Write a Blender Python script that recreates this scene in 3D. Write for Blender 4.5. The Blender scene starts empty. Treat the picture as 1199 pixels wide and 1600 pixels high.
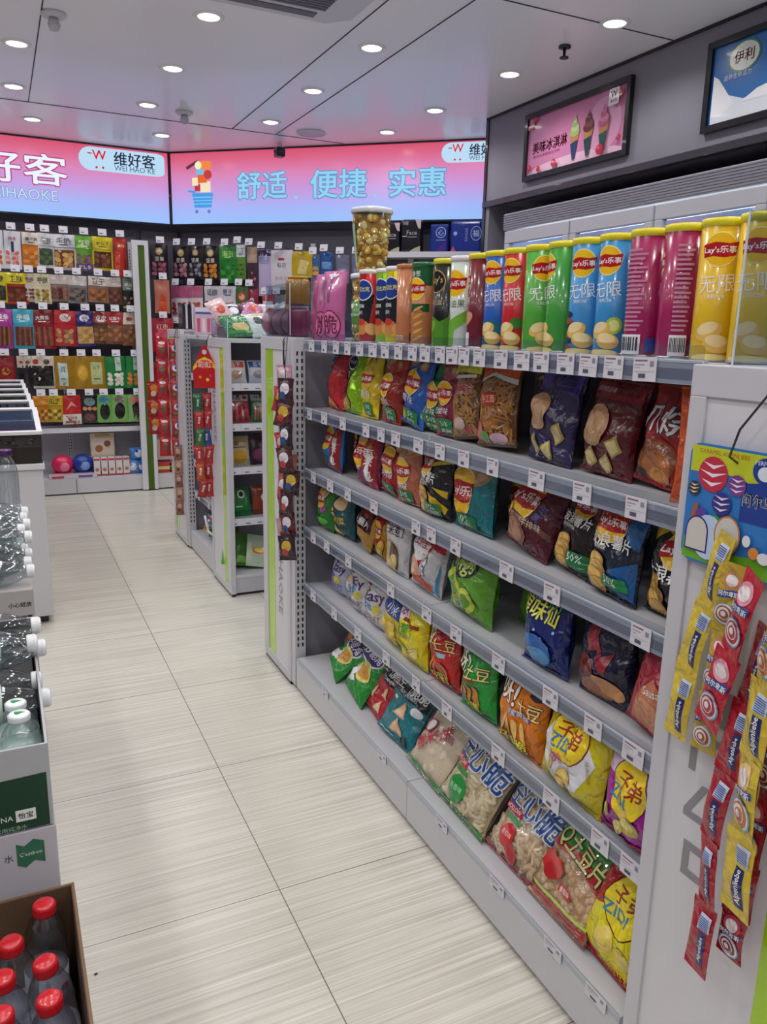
import bpy, math, random
from mathutils import Vector, Matrix
from mathutils.geometry import tessellate_polygon
D, sc = bpy.data, bpy.context.scene
COL = sc.collection
R = math.radians
PI = math.pi
# ------------------------------------------------------------------ camera, world, exposure
cam_d = D.cameras.new('camera'); cam = D.objects.new('camera', cam_d); COL.objects.link(cam)
cam_d.sensor_fit = 'VERTICAL'; cam_d.sensor_height = 24; cam_d.lens = 1222.36 / 1600 * 24
cam_d.clip_start = .02
def cam_axes(yaw, pitch, roll):
    cy, sy = math.cos(yaw), math.sin(yaw)
    f = Vector((sy * math.cos(pitch), cy * math.cos(pitch), -math.sin(pitch)))
    r = Vector((cy, -sy, 0)); u = r.cross(f)
    c, s = math.cos(roll), math.sin(roll)
    return c * r + s * u, -s * r + c * u, f
r_, u_, f_ = cam_axes(.45312182, .22641022, .02133677)
m = Matrix((r_, u_, -f_)).transposed().to_4x4(); m.translation = (0, 0, 1.3311)
cam.matrix_world = m
sc.camera = cam
w_ = D.worlds.new('world'); sc.world = w_; w_.use_nodes = True
w_.node_tree.nodes['Background'].inputs[0].default_value = (.5, .5, .6, 1)
w_.node_tree.nodes['Background'].inputs[1].default_value = .05
sc.view_settings.view_transform = 'Standard'; sc.view_settings.look = 'None'
sc.view_settings.gamma = 1; sc.view_settings.use_curve_mapping = False
sc.view_settings.exposure = 0.0
sc.cycles.max_bounces = 10; sc.cycles.transparent_max_bounces = 24
sc.cycles.sample_clamp_indirect = 6
sc.cycles.caustics_reflective = False; sc.cycles.caustics_refractive = False
LAMP_W = 6.6          # watts of one ceiling downlight
SIGN_E = 1.0         # strength of the backlit signs
FRIDGE_W = 6.0
# ------------------------------------------------------------------ materials
def lin(h):
    h = h.lstrip('#'); c = [int(h[i:i + 2], 16) / 255 for i in (0, 2, 4)]
    return [x / 12.92 if x <= .04045 else ((x + .055) / 1.055) ** 2.4 for x in c] + [1]
MC = {}
def M(h, kind='matte'):
    k = (h, kind)
    if k in MC: return MC[k]
    m = D.materials.new(f'{kind}_{h.strip("#")}'); m.use_nodes = True; MC[k] = m
    nt = m.node_tree; b = nt.nodes['Principled BSDF']; I = b.inputs
    I['Base Color'].default_value = lin(h)
    def bump(scale, st, dist=.002, kindn='noise'):
        tc = nt.nodes.new('ShaderNodeTexCoord')
        n = nt.nodes.new('ShaderNodeTexNoise' if kindn == 'noise' else 'ShaderNodeTexVoronoi')
        n.inputs['Scale'].default_value = scale
        if kindn == 'noise': n.inputs['Detail'].default_value = 2; n.inputs['Distortion'].default_value = .6
        bp = nt.nodes.new('ShaderNodeBump'); bp.inputs['Strength'].default_value = st; bp.inputs['Distance'].default_value = dist
        nt.links.new(tc.outputs['Object'], n.inputs['Vector'])
        nt.links.new(n.outputs[0], bp.inputs['Height']); nt.links.new(bp.outputs[0], I['Normal']); nt.links.new(bp.outputs[0], I['Coat Normal'])
    if kind == 'matte': I['Roughness'].default_value = .6
    elif kind == 'foil':
        I['Roughness'].default_value = .27; I['Coat Weight'].default_value = .25; I['Coat Roughness'].default_value = .12
        bump(30, 1.0, .014)
    elif kind == 'metalfoil':
        I['Roughness'].default_value = .25; I['Metallic'].default_value = .55; bump(30, 1.0, .014)
    elif kind == 'gloss': I['Roughness'].default_value = .22; I['Coat Weight'].default_value = .3
    elif kind == 'paint': I['Roughness'].default_value = .38
    elif kind == 'metal': I['Metallic'].default_value = .9; I['Roughness'].default_value = .35
    elif kind == 'emit':
        I['Base Color'].default_value = (0, 0, 0, 1)
        I['Emission Color'].default_value = lin(h); I['Emission Strength'].default_value = 1.0
    elif kind == 'crumb':
        I['Roughness'].default_value = .7; bump(160, .8, .002)
    elif kind == 'water':
        I['Transmission Weight'].default_value = 1; I['IOR'].default_value = 1.33; I['Roughness'].default_value = .02
    elif kind in ('film', 'acrylic', 'glass', 'tint', 'pet', 'pane'):
        nt.nodes.remove(b); out = nt.nodes['Material Output']
        tr = nt.nodes.new('ShaderNodeBsdfTransparent'); gl = nt.nodes.new('ShaderNodeBsdfGlossy')
        tr.inputs[0].default_value = lin(h)
        gl.inputs['Roughness'].default_value = .12 if kind == 'film' else .05
        lw = nt.nodes.new('ShaderNodeLayerWeight'); lw.inputs[0].default_value = .25
        mp = nt.nodes.new('ShaderNodeMapRange')
        lo, hi = {'film': (.07, .42), 'acrylic': (.03, .22), 'glass': (.08, .5), 'tint': (.06, .5), 'pet': (.10, .75), 'pane': (.04, .14)}[kind]
        mp.inputs['To Min'].default_value = lo; mp.inputs['To Max'].default_value = hi
        mx = nt.nodes.new('ShaderNodeMixShader')
        nt.links.new(lw.outputs['Facing'], mp.inputs['Value']); nt.links.new(mp.outputs[0], mx.inputs[0])
        nt.links.new(tr.outputs[0], mx.inputs[1]); nt.links.new(gl.outputs[0], mx.inputs[2])
        nt.links.new(mx.outputs[0], out.inputs[0])
        if kind == 'film':
            tc = nt.nodes.new('ShaderNodeTexCoord'); n = nt.nodes.new('ShaderNodeTexNoise')
            n.inputs['Scale'].default_value = 30; n.inputs['Distortion'].default_value = .8
            bp = nt.nodes.new('ShaderNodeBump'); bp.inputs['Strength'].default_value = .8; bp.inputs['Distance'].default_value = .006
            nt.links.new(tc.outputs['Object'], n.inputs['Vector']); nt.links.new(n.outputs[0], bp.inputs['Height'])
            nt.links.new(bp.outputs[0], gl.inputs['Normal']); nt.links.new(bp.outputs[0], lw.inputs['Normal'])
    return m
# ------------------------------------------------------------------ mesh builder
class MB:
    def __init__(s): s.v = []; s.f = []; s.m = []; s.mats = []; s.sm = []
    def mi(s, mt):
        if mt not in s.mats: s.mats.append(mt)
        return s.mats.index(mt)
    def add(s, vs, fs, mt, smooth=False, X=None):
        b = len(s.v); i = s.mi(mt)
        s.v += [tuple(X @ Vector(v)) for v in vs] if X is not None else [tuple(v) for v in vs]
        for f in fs: s.f.append([b + k for k in f]); s.m.append(i); s.sm.append(smooth)
        return s
    def box(s, x0, x1, y0, y1, z0, z1, mt, X=None):
        v = [(x0, y0, z0), (x1, y0, z0), (x1, y1, z0), (x0, y1, z0), (x0, y0, z1), (x1, y0, z1), (x1, y1, z1), (x0, y1, z1)]
        return s.add(v, [(0, 3, 2, 1), (4, 5, 6, 7), (0, 1, 5, 4), (1, 2, 6, 5), (2, 3, 7, 6), (3, 0, 4, 7)], mt, X=X)
    def prism(s, pts, z0, z1, mt, X=None):
        n = len(pts); v = [(x, y, z0) for x, y in pts] + [(x, y, z1) for x, y in pts]
        f = [[(i), (i + 1) % n, (i + 1) % n + n, i + n] for i in range(n)]
        f += [list(reversed(range(n))), list(range(n, 2 * n))]
        return s.add(v, f, mt, X=X)
    def lathe(s, prof, mt, seg=24, X=None, smooth=True):
        v = []; f = []
        for r, z in prof:
            for k in range(seg):
                a = 2 * PI * k / seg; v.append((r * math.cos(a), r * math.sin(a), z))
        for j in range(len(prof) - 1):
            for k in range(seg):
                f.append((j * seg + k, j * seg + (k + 1) % seg, (j + 1) * seg + (k + 1) % seg, (j + 1) * seg + k))
        if prof[0][0] > 1e-4: f.append(tuple(reversed(range(seg))))
        if prof[-1][0] > 1e-4: f.append(tuple(range((len(prof) - 1) * seg, len(prof) * seg)))
        return s.add(v, f, mt, smooth, X)
    def tube(s, path, r, mt, seg=6, X=None):
        path = [Vector(p) for p in path]; v = []; f = []
        for i, p in enumerate(path):
            d = (path[min(i + 1, len(path) - 1)] - path[max(i - 1, 0)]).normalized()
            a = d.orthogonal().normalized() if i == 0 else (a - d * a.dot(d)).normalized()
            b = d.cross(a)
            for k in range(seg):
                t = 2 * PI * k / seg; v.append(p + r * (math.cos(t) * a + math.sin(t) * b))
        for j in range(len(path) - 1):
            for k in range(seg):
                f.append((j * seg + k, j * seg + (k + 1) % seg, (j + 1) * seg + (k + 1) % seg, (j + 1) * seg + k))
        f += [tuple(reversed(range(seg))), tuple(range((len(path) - 1) * seg, len(path) * seg))]
        return s.add(v, f, mt, True, X)
    def ball(s, c, rx, ry, rz, mt, seg=10, rings=6, X=None):
        prof = [(max(1e-5, math.sin(PI * i / rings)), -math.cos(PI * i / rings)) for i in range(rings + 1)]
        T = Matrix.Translation(c) @ Matrix.Diagonal((rx, ry, rz, 1))
        return s.lathe(prof, mt, seg, (X @ T) if X is not None else T)
    def build(s, name, parent=None, bev=0, world=False):
        me = D.meshes.new(name)
        off = Vector((0, 0, 0))
        if world and parent is not None: off = parent.location
        me.from_pydata([(x - off.x, y - off.y, z - off.z) for x, y, z in s.v], [], s.f)
        for mt in s.mats: me.materials.append(mt)
        me.polygons.foreach_set('material_index', s.m); me.polygons.foreach_set('use_smooth', s.sm); me.update()
        o = D.objects.new(name, me); COL.objects.link(o)
        if parent is not None: o.parent = parent
        if bev:
            b = o.modifiers.new('bevel', 'BEVEL'); b.width = bev; b.segments = 2; b.limit_method = 'ANGLE'; b.angle_limit = R(50)
        return o
def thing(name, label, cat, loc=(0, 0, 0), rz=0, group=None):
    o = D.objects.new(name, None); COL.objects.link(o); o.location = loc; o.rotation_euler[2] = rz
    o.empty_display_size = .05
    return tag(o, label, cat, group)
def tag(o, label, cat, group=None, kind=None):
    o['label'] = label; o['category'] = cat
    if group: o['group'] = group
    if kind: o['kind'] = kind
    return o
def struct(name, mb, bev=0):
    o = mb.build(name, bev=bev); o['kind'] = 'structure'; return o
def place(o, loc, yaw=0, lean=0, roll=0, ground=None, base=-90):
    Q = Matrix.Rotation(R(base + yaw), 4, 'Z') @ Matrix.Rotation(-R(lean), 4, 'X') @ Matrix.Rotation(R(roll), 4, 'Y')
    L = Vector(loc)
    if ground is not None:
        zs = [(Q @ v.co).z for v in o.data.vertices]; L.z = ground - min(zs) + .0005
    o.matrix_world = Matrix.Translation(L) @ Q
    return o
def copy_tree(o):
    c = o.copy(); COL.objects.link(c)
    for ch in o.children:
        d = ch.copy(); COL.objects.link(d); d.parent = c; d.matrix_parent_inverse = ch.matrix_parent_inverse.copy()
        for g in ch.children:
            e = g.copy(); COL.objects.link(e); e.parent = d
    return c
# ------------------------------------------------------------------ flat artwork
TC = {}
def glyphs(s, bold=0.0, res=2):
    k = (s, bold, res)
    if k in TC: return TC[k]
    c = D.curves.new('t', 'FONT'); c.body = s; c.resolution_u = res; c.offset = bold; c.align_x = 'CENTER'
    o = D.objects.new('t', c); COL.objects.link(o)
    me = D.meshes.new_from_object(o.evaluated_get(bpy.context.evaluated_depsgraph_get()))
    me.calc_loop_triangles()
    vs = [(v.co.x, v.co.y) for v in me.vertices]; ts = [tuple(t.vertices) for t in me.loop_triangles]
    D.objects.remove(o); D.curves.remove(c); D.meshes.remove(me)
    if not vs: TC[k] = ([], 1); return TC[k]
    x0 = min(v[0] for v in vs); x1 = max(v[0] for v in vs); y0 = min(v[1] for v in vs); y1 = max(v[1] for v in vs)
    H = (y1 - y0) or 1; vs = [((x - (x0 + x1) / 2) / H, (y - (y0 + y1) / 2) / H) for x, y in vs]
    TC[k] = ([(vs[a], vs[b], vs[c_]) for a, b, c_ in ts], (x1 - x0) / H); return TC[k]
def Rc(u0, v0, u1, v1, c): return ('P', [(u0, v0), (u1, v0), (u1, v1), (u0, v1)], c)
def P(pts, c): return ('P', pts, c)
def E(cu, cv, ru, rv, c, rot=0): return ('E', cu, cv, ru, rv, c, rot)      # radii in widths
def T(s, cu, cv, wf, c, rot=0, hf=None, bold=.02, ol=None): return ('T', s, cu, cv, wf, c, rot, hf, bold, ol)
def split(t, L, out, d=0):
    a, b, c = t
    e = [((a[0] - b[0]) ** 2 + (a[1] - b[1]) ** 2, 0), ((b[0] - c[0]) ** 2 + (b[1] - c[1]) ** 2, 1), ((c[0] - a[0]) ** 2 + (c[1] - a[1]) ** 2, 2)]
    m_, i = max(e)
    if m_ <= L * L or d > 9: out.append(t); return
    if i == 1: a, b, c = b, c, a
    elif i == 2: a, b, c = c, a, b
    q = ((a[0] + b[0]) / 2, (a[1] + b[1]) / 2)
    split((a, q, c), L, out, d + 1); split((q, b, c), L, out, d + 1)
def rotp(x, y, a): c, s = math.cos(a), math.sin(a); return x * c - y * s, x * s + y * c
def flat(art, w, h):
    """artwork pieces to triangles in metres, x from -w/2, z from 0"""
    out = []
    for p in art:
        if p[0] == 'P':
            pts = [((min(.985, max(.015, u)) - .5) * w, min(.99, max(.01, v)) * h) for u, v in p[1]]
            tr = tessellate_polygon([[Vector((x, y, 0)) for x, y in pts]])
            out.append(([tuple(pts[i] for i in t) for t in tr], p[2]))
        elif p[0] == 'E':
            _, cu, cv, ru, rv, c, rot = p; n = 20
            o = ((cu - .5) * w, cv * h)
            q = [rotp(math.cos(2 * PI * i / n) * ru * w, math.sin(2 * PI * i / n) * rv * w, R(rot)) for i in range(n)]
            q = [(min(w * .49, max(-w * .49, o[0] + x)), min(h * .985, max(h * .015, o[1] + y))) for x, y in q]
            o = (min(w * .49, max(-w * .49, o[0])), min(h * .985, max(h * .015, o[1])))
            out.append(([(o, q[i], q[(i + 1) % n]) for i in range(n)], c))
        else:
            _, s, cu, cv, wf, c, rot, hf, bold, ol = p
            res = 1 if wf * w < .05 else 2
            for col, bd in (((ol, bold + .05), (c, bold)) if ol else ((c, bold),)):
                tr, asp = glyphs(s, .0, res)
                sx = wf * w / max(asp, .1); sy = hf * w if hf else sx
                pass
                tt = []
                if bd <= .021: offs = [(0, 0)]
                elif col == ol: offs = [(.055 * math.cos(k * PI / 3), .055 * math.sin(k * PI / 3)) for k in range(6)]
                else: offs = [(-.016, .012), (.016, -.012), (.016, .012)]
                for ox, oy in offs:
                  for t in tr:
                    q = []
                    for x, y in t:
                        x, y = rotp(x * sx + ox * sy, y * sy + oy * sy, R(rot))
                        q.append((min(w * .492, max(-w * .492, (cu - .5) * w + x)), min(h * .99, max(h * .01, cv * h + y))))
                    tt.append(tuple(q))
                out.append((tt, col))
    return out
def paint(mb, art, w, h, S, kind='foil', L=.011, base=.0006, step=.00022, both=False):
    """lay artwork on the surface S(x, z, lift)"""
    for i, (tr, c) in enumerate(flat(art, w, h)):
        v = []; f = []
        for t in tr:
            o = []; split(t, L, o)
            for q in o:
                a = (q[1][0] - q[0][0]) * (q[2][1] - q[0][1]) - (q[1][1] - q[0][1]) * (q[2][0] - q[0][0])
                if abs(a) < 1e-12: continue
                if a < 0: q = (q[0], q[2], q[1])
                f.append((len(v), len(v) + 1, len(v) + 2)); v += [S(x, z, base + step * i) for x, z in q]
        if v: mb.add(v, f, M(c, kind) if isinstance(c, str) else c, True)
# ------------------------------------------------------------------ bags
def bag_fn(w, h, t, seed, crease=1.0, pinch=.09, seam=.04):
    rnd = random.Random(seed)
    ws = [(rnd.uniform(14, 55) / 1.0, rnd.uniform(-PI, PI), rnd.uniform(0, 6.3), rnd.uniform(.0007, .0021) * crease) for _ in range(5)] + [(rnd.uniform(70, 120), rnd.uniform(-PI, PI), rnd.uniform(0, 6.3), rnd.uniform(.0002, .0006) * crease) for _ in range(2)]
    sk = rnd.uniform(-.12, .12); bu = rnd.uniform(.42, .55)
    def S(x, z, lift=0, side=1):
        a = 2 * x / w; v = z / h
        vv = min(1, max(0, (v - seam) / (1 - 2 * seam)))
        vv = vv ** (math.log(.5) / math.log(bu if bu < 1 else .5)) if vv > 0 else 0
        prof = max(0, math.sin(PI * vv)) ** .5
        ed = max(0, 1 - abs(a + sk * .3 * (1 - a * a)) ** 2.6) ** .6 if abs(a) < .999 else 0
        d = 0
        for k, ang, ph, am in ws: d += am * math.sin(k * (x * math.cos(ang) + z * math.sin(ang)) * 2 + ph)
        # puckers near the seals
        pk = math.exp(-((v - .08) / .07) ** 2) + math.exp(-((v - .92) / .07) ** 2)
        d += .0022 * crease * pk * math.sin(x * 260 / (1 + 3 * w) + seed)
        y = side * (t / 2 * prof * ed + d * (prof * ed + .15) * 1.4 + lift) 
        X = x * (1 - pinch * prof) + sk * .02 * math.sin(PI * v)
        return (X, -y, z)
    return S
def bag(name, label, cat, w, h, t, art, col, kind='foil', seed=1, group=None, crease=1.0, nu=14, nv=18, back=None,
        seamc=None, film=False, fill=None, seam=.04, L=.011, pinch=.09, hole=False):
    S = bag_fn(w, h, t, seed, crease, pinch, seam); mb = MB()
    body = M(col, 'film') if film else M(col, kind)
    bk = M(back, kind) if back else body
    for side, mt in ((1, body), (-1, bk)):
        v = [S((i / nu - .5) * w, j / nv * h, 0, side) for j in range(nv + 1) for i in range(nu + 1)]
        f = []
        for j in range(nv):
            for i in range(nu):
                q = (j * (nu + 1) + i, j * (nu + 1) + i + 1, (j + 1) * (nu + 1) + i + 1, (j + 1) * (nu + 1) + i)
                f.append(q if side == 1 else tuple(reversed(q)))
        mb.add(v, f, mt, True)
    if kind in ('foil', 'metalfoil') and label and w > .1 and not film:
        c = [int(col[i:i + 2], 16) for i in (1, 3, 5)]
        lt = '#%02x%02x%02x' % tuple(min(255, int(x * .8 + 40)) for x in c); dk = '#%02x%02x%02x' % tuple(int(x * .72) for x in c)
        art = list(art) + [Rc(0, .0, 1, .03, lt), Rc(0, .97, 1, 1, lt)] + [Rc(0, .006 + .008 * i, 1, .009 + .008 * i, dk) for i in range(3)] + [Rc(0, .974 + .008 * i, 1, .977 + .008 * i, dk) for i in range(3)]
    if seamc: art = [Rc(.0, .0, 1, seam, seamc), Rc(.0, 1 - seam, 1, 1, seamc)] + art
    paint(mb, art, w, h, S, "gloss" if film else kind, L, base=.0010 if label and w > .1 else .0006, step=.00034)
    o = mb.build(name)
    if label: tag(o, label, cat, group)
    if fill:
        fill(o, S, w, h, t, random.Random(seed + 5))
    return o
def can_S(r):
    def S(x, z, lift):
        a = x / r
        return (math.sin(a) * (r + lift), -math.cos(a) * (r + lift), z)
    return S
# ------------------------------------------------------------------ brand marks and designs
def lays(cu, cv, r, s="Lay's乐事", rot=0):
    k = []
    k += [E(cu, cv, r * 1.08, r * 1.08, '#fff0a0'), E(cu, cv, r, r, '#f6c31c')]
    a = R(rot)
    return k + [('B', cu, cv, r)] 
def expand(art, w, h):
    out = []
    for p in art:
        if p[0] == 'B':
            _, cu, cv, r = p; q = w / h
            out.append(P([(cu - r * 1.12, cv + r * .30 * q), (cu - r * .3, cv + r * .46 * q), (cu + r * .5, cv + r * .36 * q), (cu + r * 1.12, cv + r * .46 * q),
                          (cu + r * 1.0, cv - r * .36 * q), (cu + r * .3, cv - r * .50 * q), (cu - r * .4, cv - r * .40 * q), (cu - r * 1.0, cv - r * .5 * q)], '#b5151d'))
            out.append(T("Lay's乐事", cu, cv - .01 * q, r * 2.0, '#ffffff', hf=r * .5, bold=.03))
        else: out.append(p)
    return out
_flat = flat
def flat(art, w, h): return _flat(expand(art, w, h), w, h)
def chips(cs, c1='#e9c46a', c2='#f3d98b'):
    out = []
    for cu, cv, r, rot in cs: out += [E(cu, cv, r * 1.05, r * .7, c1, rot), E(cu - r * .1, cv + r * .12, r * .8, r * .45, c2, rot)]
    return out
def green_tag(cu, cv, s=.2, t1='50%', t2='减少脂肪'):
    return [P([(cu - s, cv + s * .35), (cu, cv + s * .42), (cu + s, cv + s * .3), (cu + s * .92, cv - s * .38), (cu, cv - s * .48), (cu - s * .95, cv - s * .36)], '#1f7a42'),
            T(t1, cu, cv + s * .12, s * .9, '#f4fff4'), T(t2, cu, cv - s * .22, s * 1.3, '#f4fff4', bold=0)]
# ------------------------------------------------------------------ room materials
def floor_mat():
    m = D.materials.new('floor_tiles'); m.use_nodes = True; nt = m.node_tree; N = nt.nodes; K = nt.links
    b = N['Principled BSDF']; tc = N.new('ShaderNodeTexCoord')
    mp = N.new('ShaderNodeMapping'); mp.inputs['Scale'].default_value = (1.6, 150, 1)
    n = N.new('ShaderNodeTexNoise'); n.inputs['Scale'].default_value = 1; n.inputs['Detail'].default_value = 5; n.inputs['Roughness'].default_value = .65
    K.new(tc.outputs['Object'], mp.inputs[0]); K.new(mp.outputs[0], n.inputs['Vector'])
    cr = N.new('ShaderNodeValToRGB'); e = cr.color_ramp.elements
    e[0].position = .30; e[0].color = lin('#b8b4a9'); e[1].position = .72; e[1].color = lin('#ebe8df')
    x = e.new(.5); x.color = lin('#d3cfc5')
    K.new(n.outputs[0], cr.inputs[0])
    sp = N.new('ShaderNodeSeparateXYZ'); K.new(tc.outputs['Object'], sp.inputs[0])
    def seam(out, off):
        a = N.new('ShaderNodeMath'); a.operation = 'SUBTRACT'; a.inputs[1].default_value = off - 30.0; K.new(out, a.inputs[0])
        b2 = N.new('ShaderNodeMath'); b2.operation = 'MODULO'; b2.inputs[1].default_value = .6; K.new(a.outputs[0], b2.inputs[0])
        c = N.new('ShaderNodeMath'); c.operation = 'LESS_THAN'; c.inputs[1].default_value = .0024; K.new(b2.outputs[0], c.inputs[0]); return c
    s1 = seam(sp.outputs[0], .5112); s2 = seam(sp.outputs[1], 1.5862)
    mx = N.new('ShaderNodeMath'); mx.operation = 'MAXIMUM'; K.new(s1.outputs[0], mx.inputs[0]); K.new(s2.outputs[0], mx.inputs[1])
    mix = N.new('ShaderNodeMix'); mix.data_type = 'RGBA'; K.new(mx.outputs[0], mix.inputs[0]); K.new(cr.outputs[0], mix.inputs[6]); mix.inputs[7].default_value = lin('#6b655e')
    K.new(mix.outputs[2], b.inputs['Base Color']); b.inputs['Roughness'].default_value = .27; b.inputs['Specular IOR Level'].default_value = .45
    bp = N.new('ShaderNodeBump'); bp.inputs['Strength'].default_value = .15; bp.inputs['Distance'].default_value = .001
    K.new(n.outputs[0], bp.inputs['Height']); K.new(bp.outputs[0], b.inputs['Normal'])
    return m
def sign_mat():
    m = D.materials.new('sign_print'); m.use_nodes = True; nt = m.node_tree; N = nt.nodes; K = nt.links
    b = N['Principled BSDF']; tc = N.new('ShaderNodeTexCoord'); sp = N.new('ShaderNodeSeparateXYZ'); K.new(tc.outputs['Object'], sp.inputs[0])
    mr = N.new('ShaderNodeMapRange'); mr.inputs['From Min'].default_value = 0; mr.inputs['From Max'].default_value = .54; K.new(sp.outputs[2], mr.inputs[0])
    cr = N.new('ShaderNodeValToRGB'); e = cr.color_ramp.elements
    e[0].position = 0; e[0].color = lin('#8cbaf4'); e[1].position = 1; e[1].color = lin('#cf4a68')
    for p_, c in ((.22, '#9cacf0'), (.45, '#c192d8'), (.68, '#d67fb2'), (.88, '#d75c80')):
        x = e.new(p_); x.color = lin(c)
    K.new(mr.outputs[0], cr.inputs[0]); K.new(cr.outputs[0], b.inputs['Emission Color'])
    b.inputs['Base Color'].default_value = (.1, .1, .1, 1); b.inputs['Emission Strength'].default_value = SIGN_E; b.inputs['Roughness'].default_value = .2
    return m
white = M('#d9d8de', 'paint'); wgrey = M('#b9b8c2', 'paint'); dgrey = M('#5d5b6b', 'paint'); black = M('#14141a', 'gloss')
# ------------------------------------------------------------------ room shell
struct('floor', MB().box(-3.1, 4.0, -2.9, 7.3, -.05, 0, floor_mat()))
cm = M('#f2f1f6', 'ceil'); cb = cm.node_tree.nodes['Principled BSDF'].inputs
cb['Roughness'].default_value = .28; cb['Coat Weight'].default_value = .12; cb['Coat Roughness'].default_value = .06
struct('ceiling', MB().box(-3.1, 4.0, -2.9, 7.3, 2.7, 2.76, cm))
sm_ = M('#2c2a33', 'matte'); sk = 0
for x0, x1, y0, y1 in [(.288, .293, -2.8, 5.85), (1.598, 1.603, -2.8, 5.85), (1.918, 1.923, -2.8, 5.85), (-1.3, 2.45, 5.848, 5.853), (1.92, 3.0, 3.108, 3.113),
                       (-1.345, -1.34, -2.8, 7), (-3, 1.92, -.6, -.595)]:
    sk += 1; struct(f'trim_{sk}', MB().box(x0, x1, y0, y1, 2.697, 2.7005, sm_))
wm = M('#7d7a8c', 'paint')
struct('wall_back', MB().box(-3.1, 1.45, 7.0, 7.1, 0, 2.7, wm))
A = math.atan2(-.662, .749); C0 = Vector((1.36, 6.86, 0))
Xd = Matrix.Translation(C0) @ Matrix.Rotation(A, 4, 'Z')
struct('wall_diagonal', MB().box(-.2, 3.6, .14, .24, 0, 2.7, wm, Xd))
struct('wall_left', MB().box(-3.1, -3.0, -2.9, 7.1, 0, 2.7, M('#a5a3b0', 'paint')))
struct('wall_front', MB().box(-3.1, 4.0, -2.9, -2.8, 0, 2.7, M('#a5a3b0', 'paint')))
struct('wall_right', MB().box(3.8, 3.9, -2.9, 7.1, 0, 2.7, M('#a5a3b0', 'paint')))
sof = M('#86848f', 'paint')
struct('wall_soffit', MB().box(3.0, 3.8, -2.8, 4.72, 2.17, 2.7, sof).box(3.0, 3.8, 4.66, 4.72, 0, 2.17, sof))
struct('trim_9', MB().box(2.985, 3.03, -2.8, 4.725, 2.15, 2.185, M('#3a3840', 'gloss')))
struct('trim_10', MB().box(2.992, 3.0, 4.70, 4.73, 0, 2.7, M('#2a2930', 'gloss')))
struct('trim_11', MB().box(2.985, 3.0, -2.8, 4.72, 2.69, 2.7, sm_))
# ------------------------------------------------------------------ ceiling fittings
em = M('#fffaf0', 'lamp'); em.node_tree.nodes['Principled BSDF'].inputs['Emission Color'].default_value = (1, .96, .9, 1)
em.node_tree.nodes['Principled BSDF'].inputs['Emission Strength'].default_value = 9
def light(name, kind, W, parent, loc=(0, 0, 0), rot=(0, 0, 0), size=.1, col=(1, 1, 1), **k):
    l = D.lights.new(name, kind); l.energy = W; l.color = col
    if kind == 'AREA': l.shape = k.get('shape', 'DISK'); l.size = size; l.size_y = k.get('sy', size); l.spread = k.get('spread', R(150))
    if kind == 'SPOT': l.spot_size = k.get('ang', R(120)); l.spot_blend = .6; l.shadow_soft_size = size
    o = D.objects.new(name, l); COL.objects.link(o); o.parent = parent; o.location = loc; o.rotation_euler = rot
    return o
rowname = {6.3: 'nearest the far wall signs', 5.53: 'near side of the far ceiling seam', 4.72: 'second ceiling row from the far seam', 3.9: 'third ceiling row from the far seam',
           3.08: 'beside the seam near the posters'}
colname = {.2: 'leftmost column', .97: 'second column from the left', 1.78: 'third column from the left', 2.6: 'column beside the soffit', -.6: 'column left of the view', -1.4: 'outer left column'}
first = None
for x in (-1.4, -.6, .2, .97, 1.78, 2.6):
    for y in (6.3, 5.53, 4.72, 3.9, 3.08, 2.26, 1.44, .6, -.25, -1.1, -1.95):
        xx, yy = x, y
        if y == 6.3:
            if x > 1.5: continue
            xx = {.2: .33, .97: 1.2}.get(x, x)
        if (x, y) == (2.6, 5.53): xx, yy = 2.58, 5.37
        if y < 3 and x == 2.6: pass
        if (x, y) == (.97, 3.08): continue                              # the air conditioner hangs here
        vis = (y >= 3.08 and x > 0)
        lab = f'round white recessed downlight, {rowname[y]}, {colname[x]}' if vis else 'round white recessed downlight in the ceiling outside the photographed part'
        t = thing('downlight', lab, 'ceiling light', (xx, yy, 2.7), 0, 'recessed ceiling downlights')
        if first is None:
            ring = MB().lathe([(.048, -.001), (.05, -.007), (.066, -.006), (.071, -.001), (.071, .0)], M('#e6e4e6', 'paint'), 28)
            disc = MB().lathe([(.0001, -.0035), (.03, -.004), (.049, -.003)], em, 28)
            a = ring.build('trim_ring', t); b = disc.build('diffuser', t); first = (a.data, b.data)
        else:
            for nm, me in zip(('trim_ring', 'diffuser'), first):
                o = D.objects.new(nm, me); COL.objects.link(o); o.parent = t
        light('lamp', 'SPOT', LAMP_W * 2.2, t, (0, 0, -.012), size=.045, col=(1, .985, .965), ang=R(150))
def detector(label, x, y):
    t = thing('smoke_detector', label, 'smoke detector', (x, y, 2.7))
    MB().lathe([(.055, 0), (.055, -.012), (.04, -.02), (.0001, -.02)][::-1], M('#cfced4', 'paint'), 20).build('base', t)
    MB().lathe([(.0001, -.075), (.02, -.07), (.028, -.05), (.02, -.02)], M('#bdbcc6', 'paint'), 16).build('sensor_head', t)
detector('small white sensor with hanging head on ceiling before the sign corner', 1.21, 5.58)
detector('small grey sensor at the top left of the ceiling', .34, 4.21)
t = thing('ceiling_speaker', 'round flush white speaker grille in ceiling above the diagonal sign', 'speaker', (2.12, 5.66, 2.7))
MB().lathe([(.1, 0), (.1, -.008), (.085, -.01), (.0001, -.01)][::-1], M('#b9b8c4', 'paint'), 32).build('grille', t)
MB().lathe([(.103, 0), (.103, -.012), (.093, -.012), (.093, -.001)][::-1], M('#d8d7de', 'paint'), 32).build('rim', t)
t = thing('sprinkler_head', 'small black sprinkler head on ceiling above the ice cream poster', 'sprinkler', (2.59, 3.42, 2.7))
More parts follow.
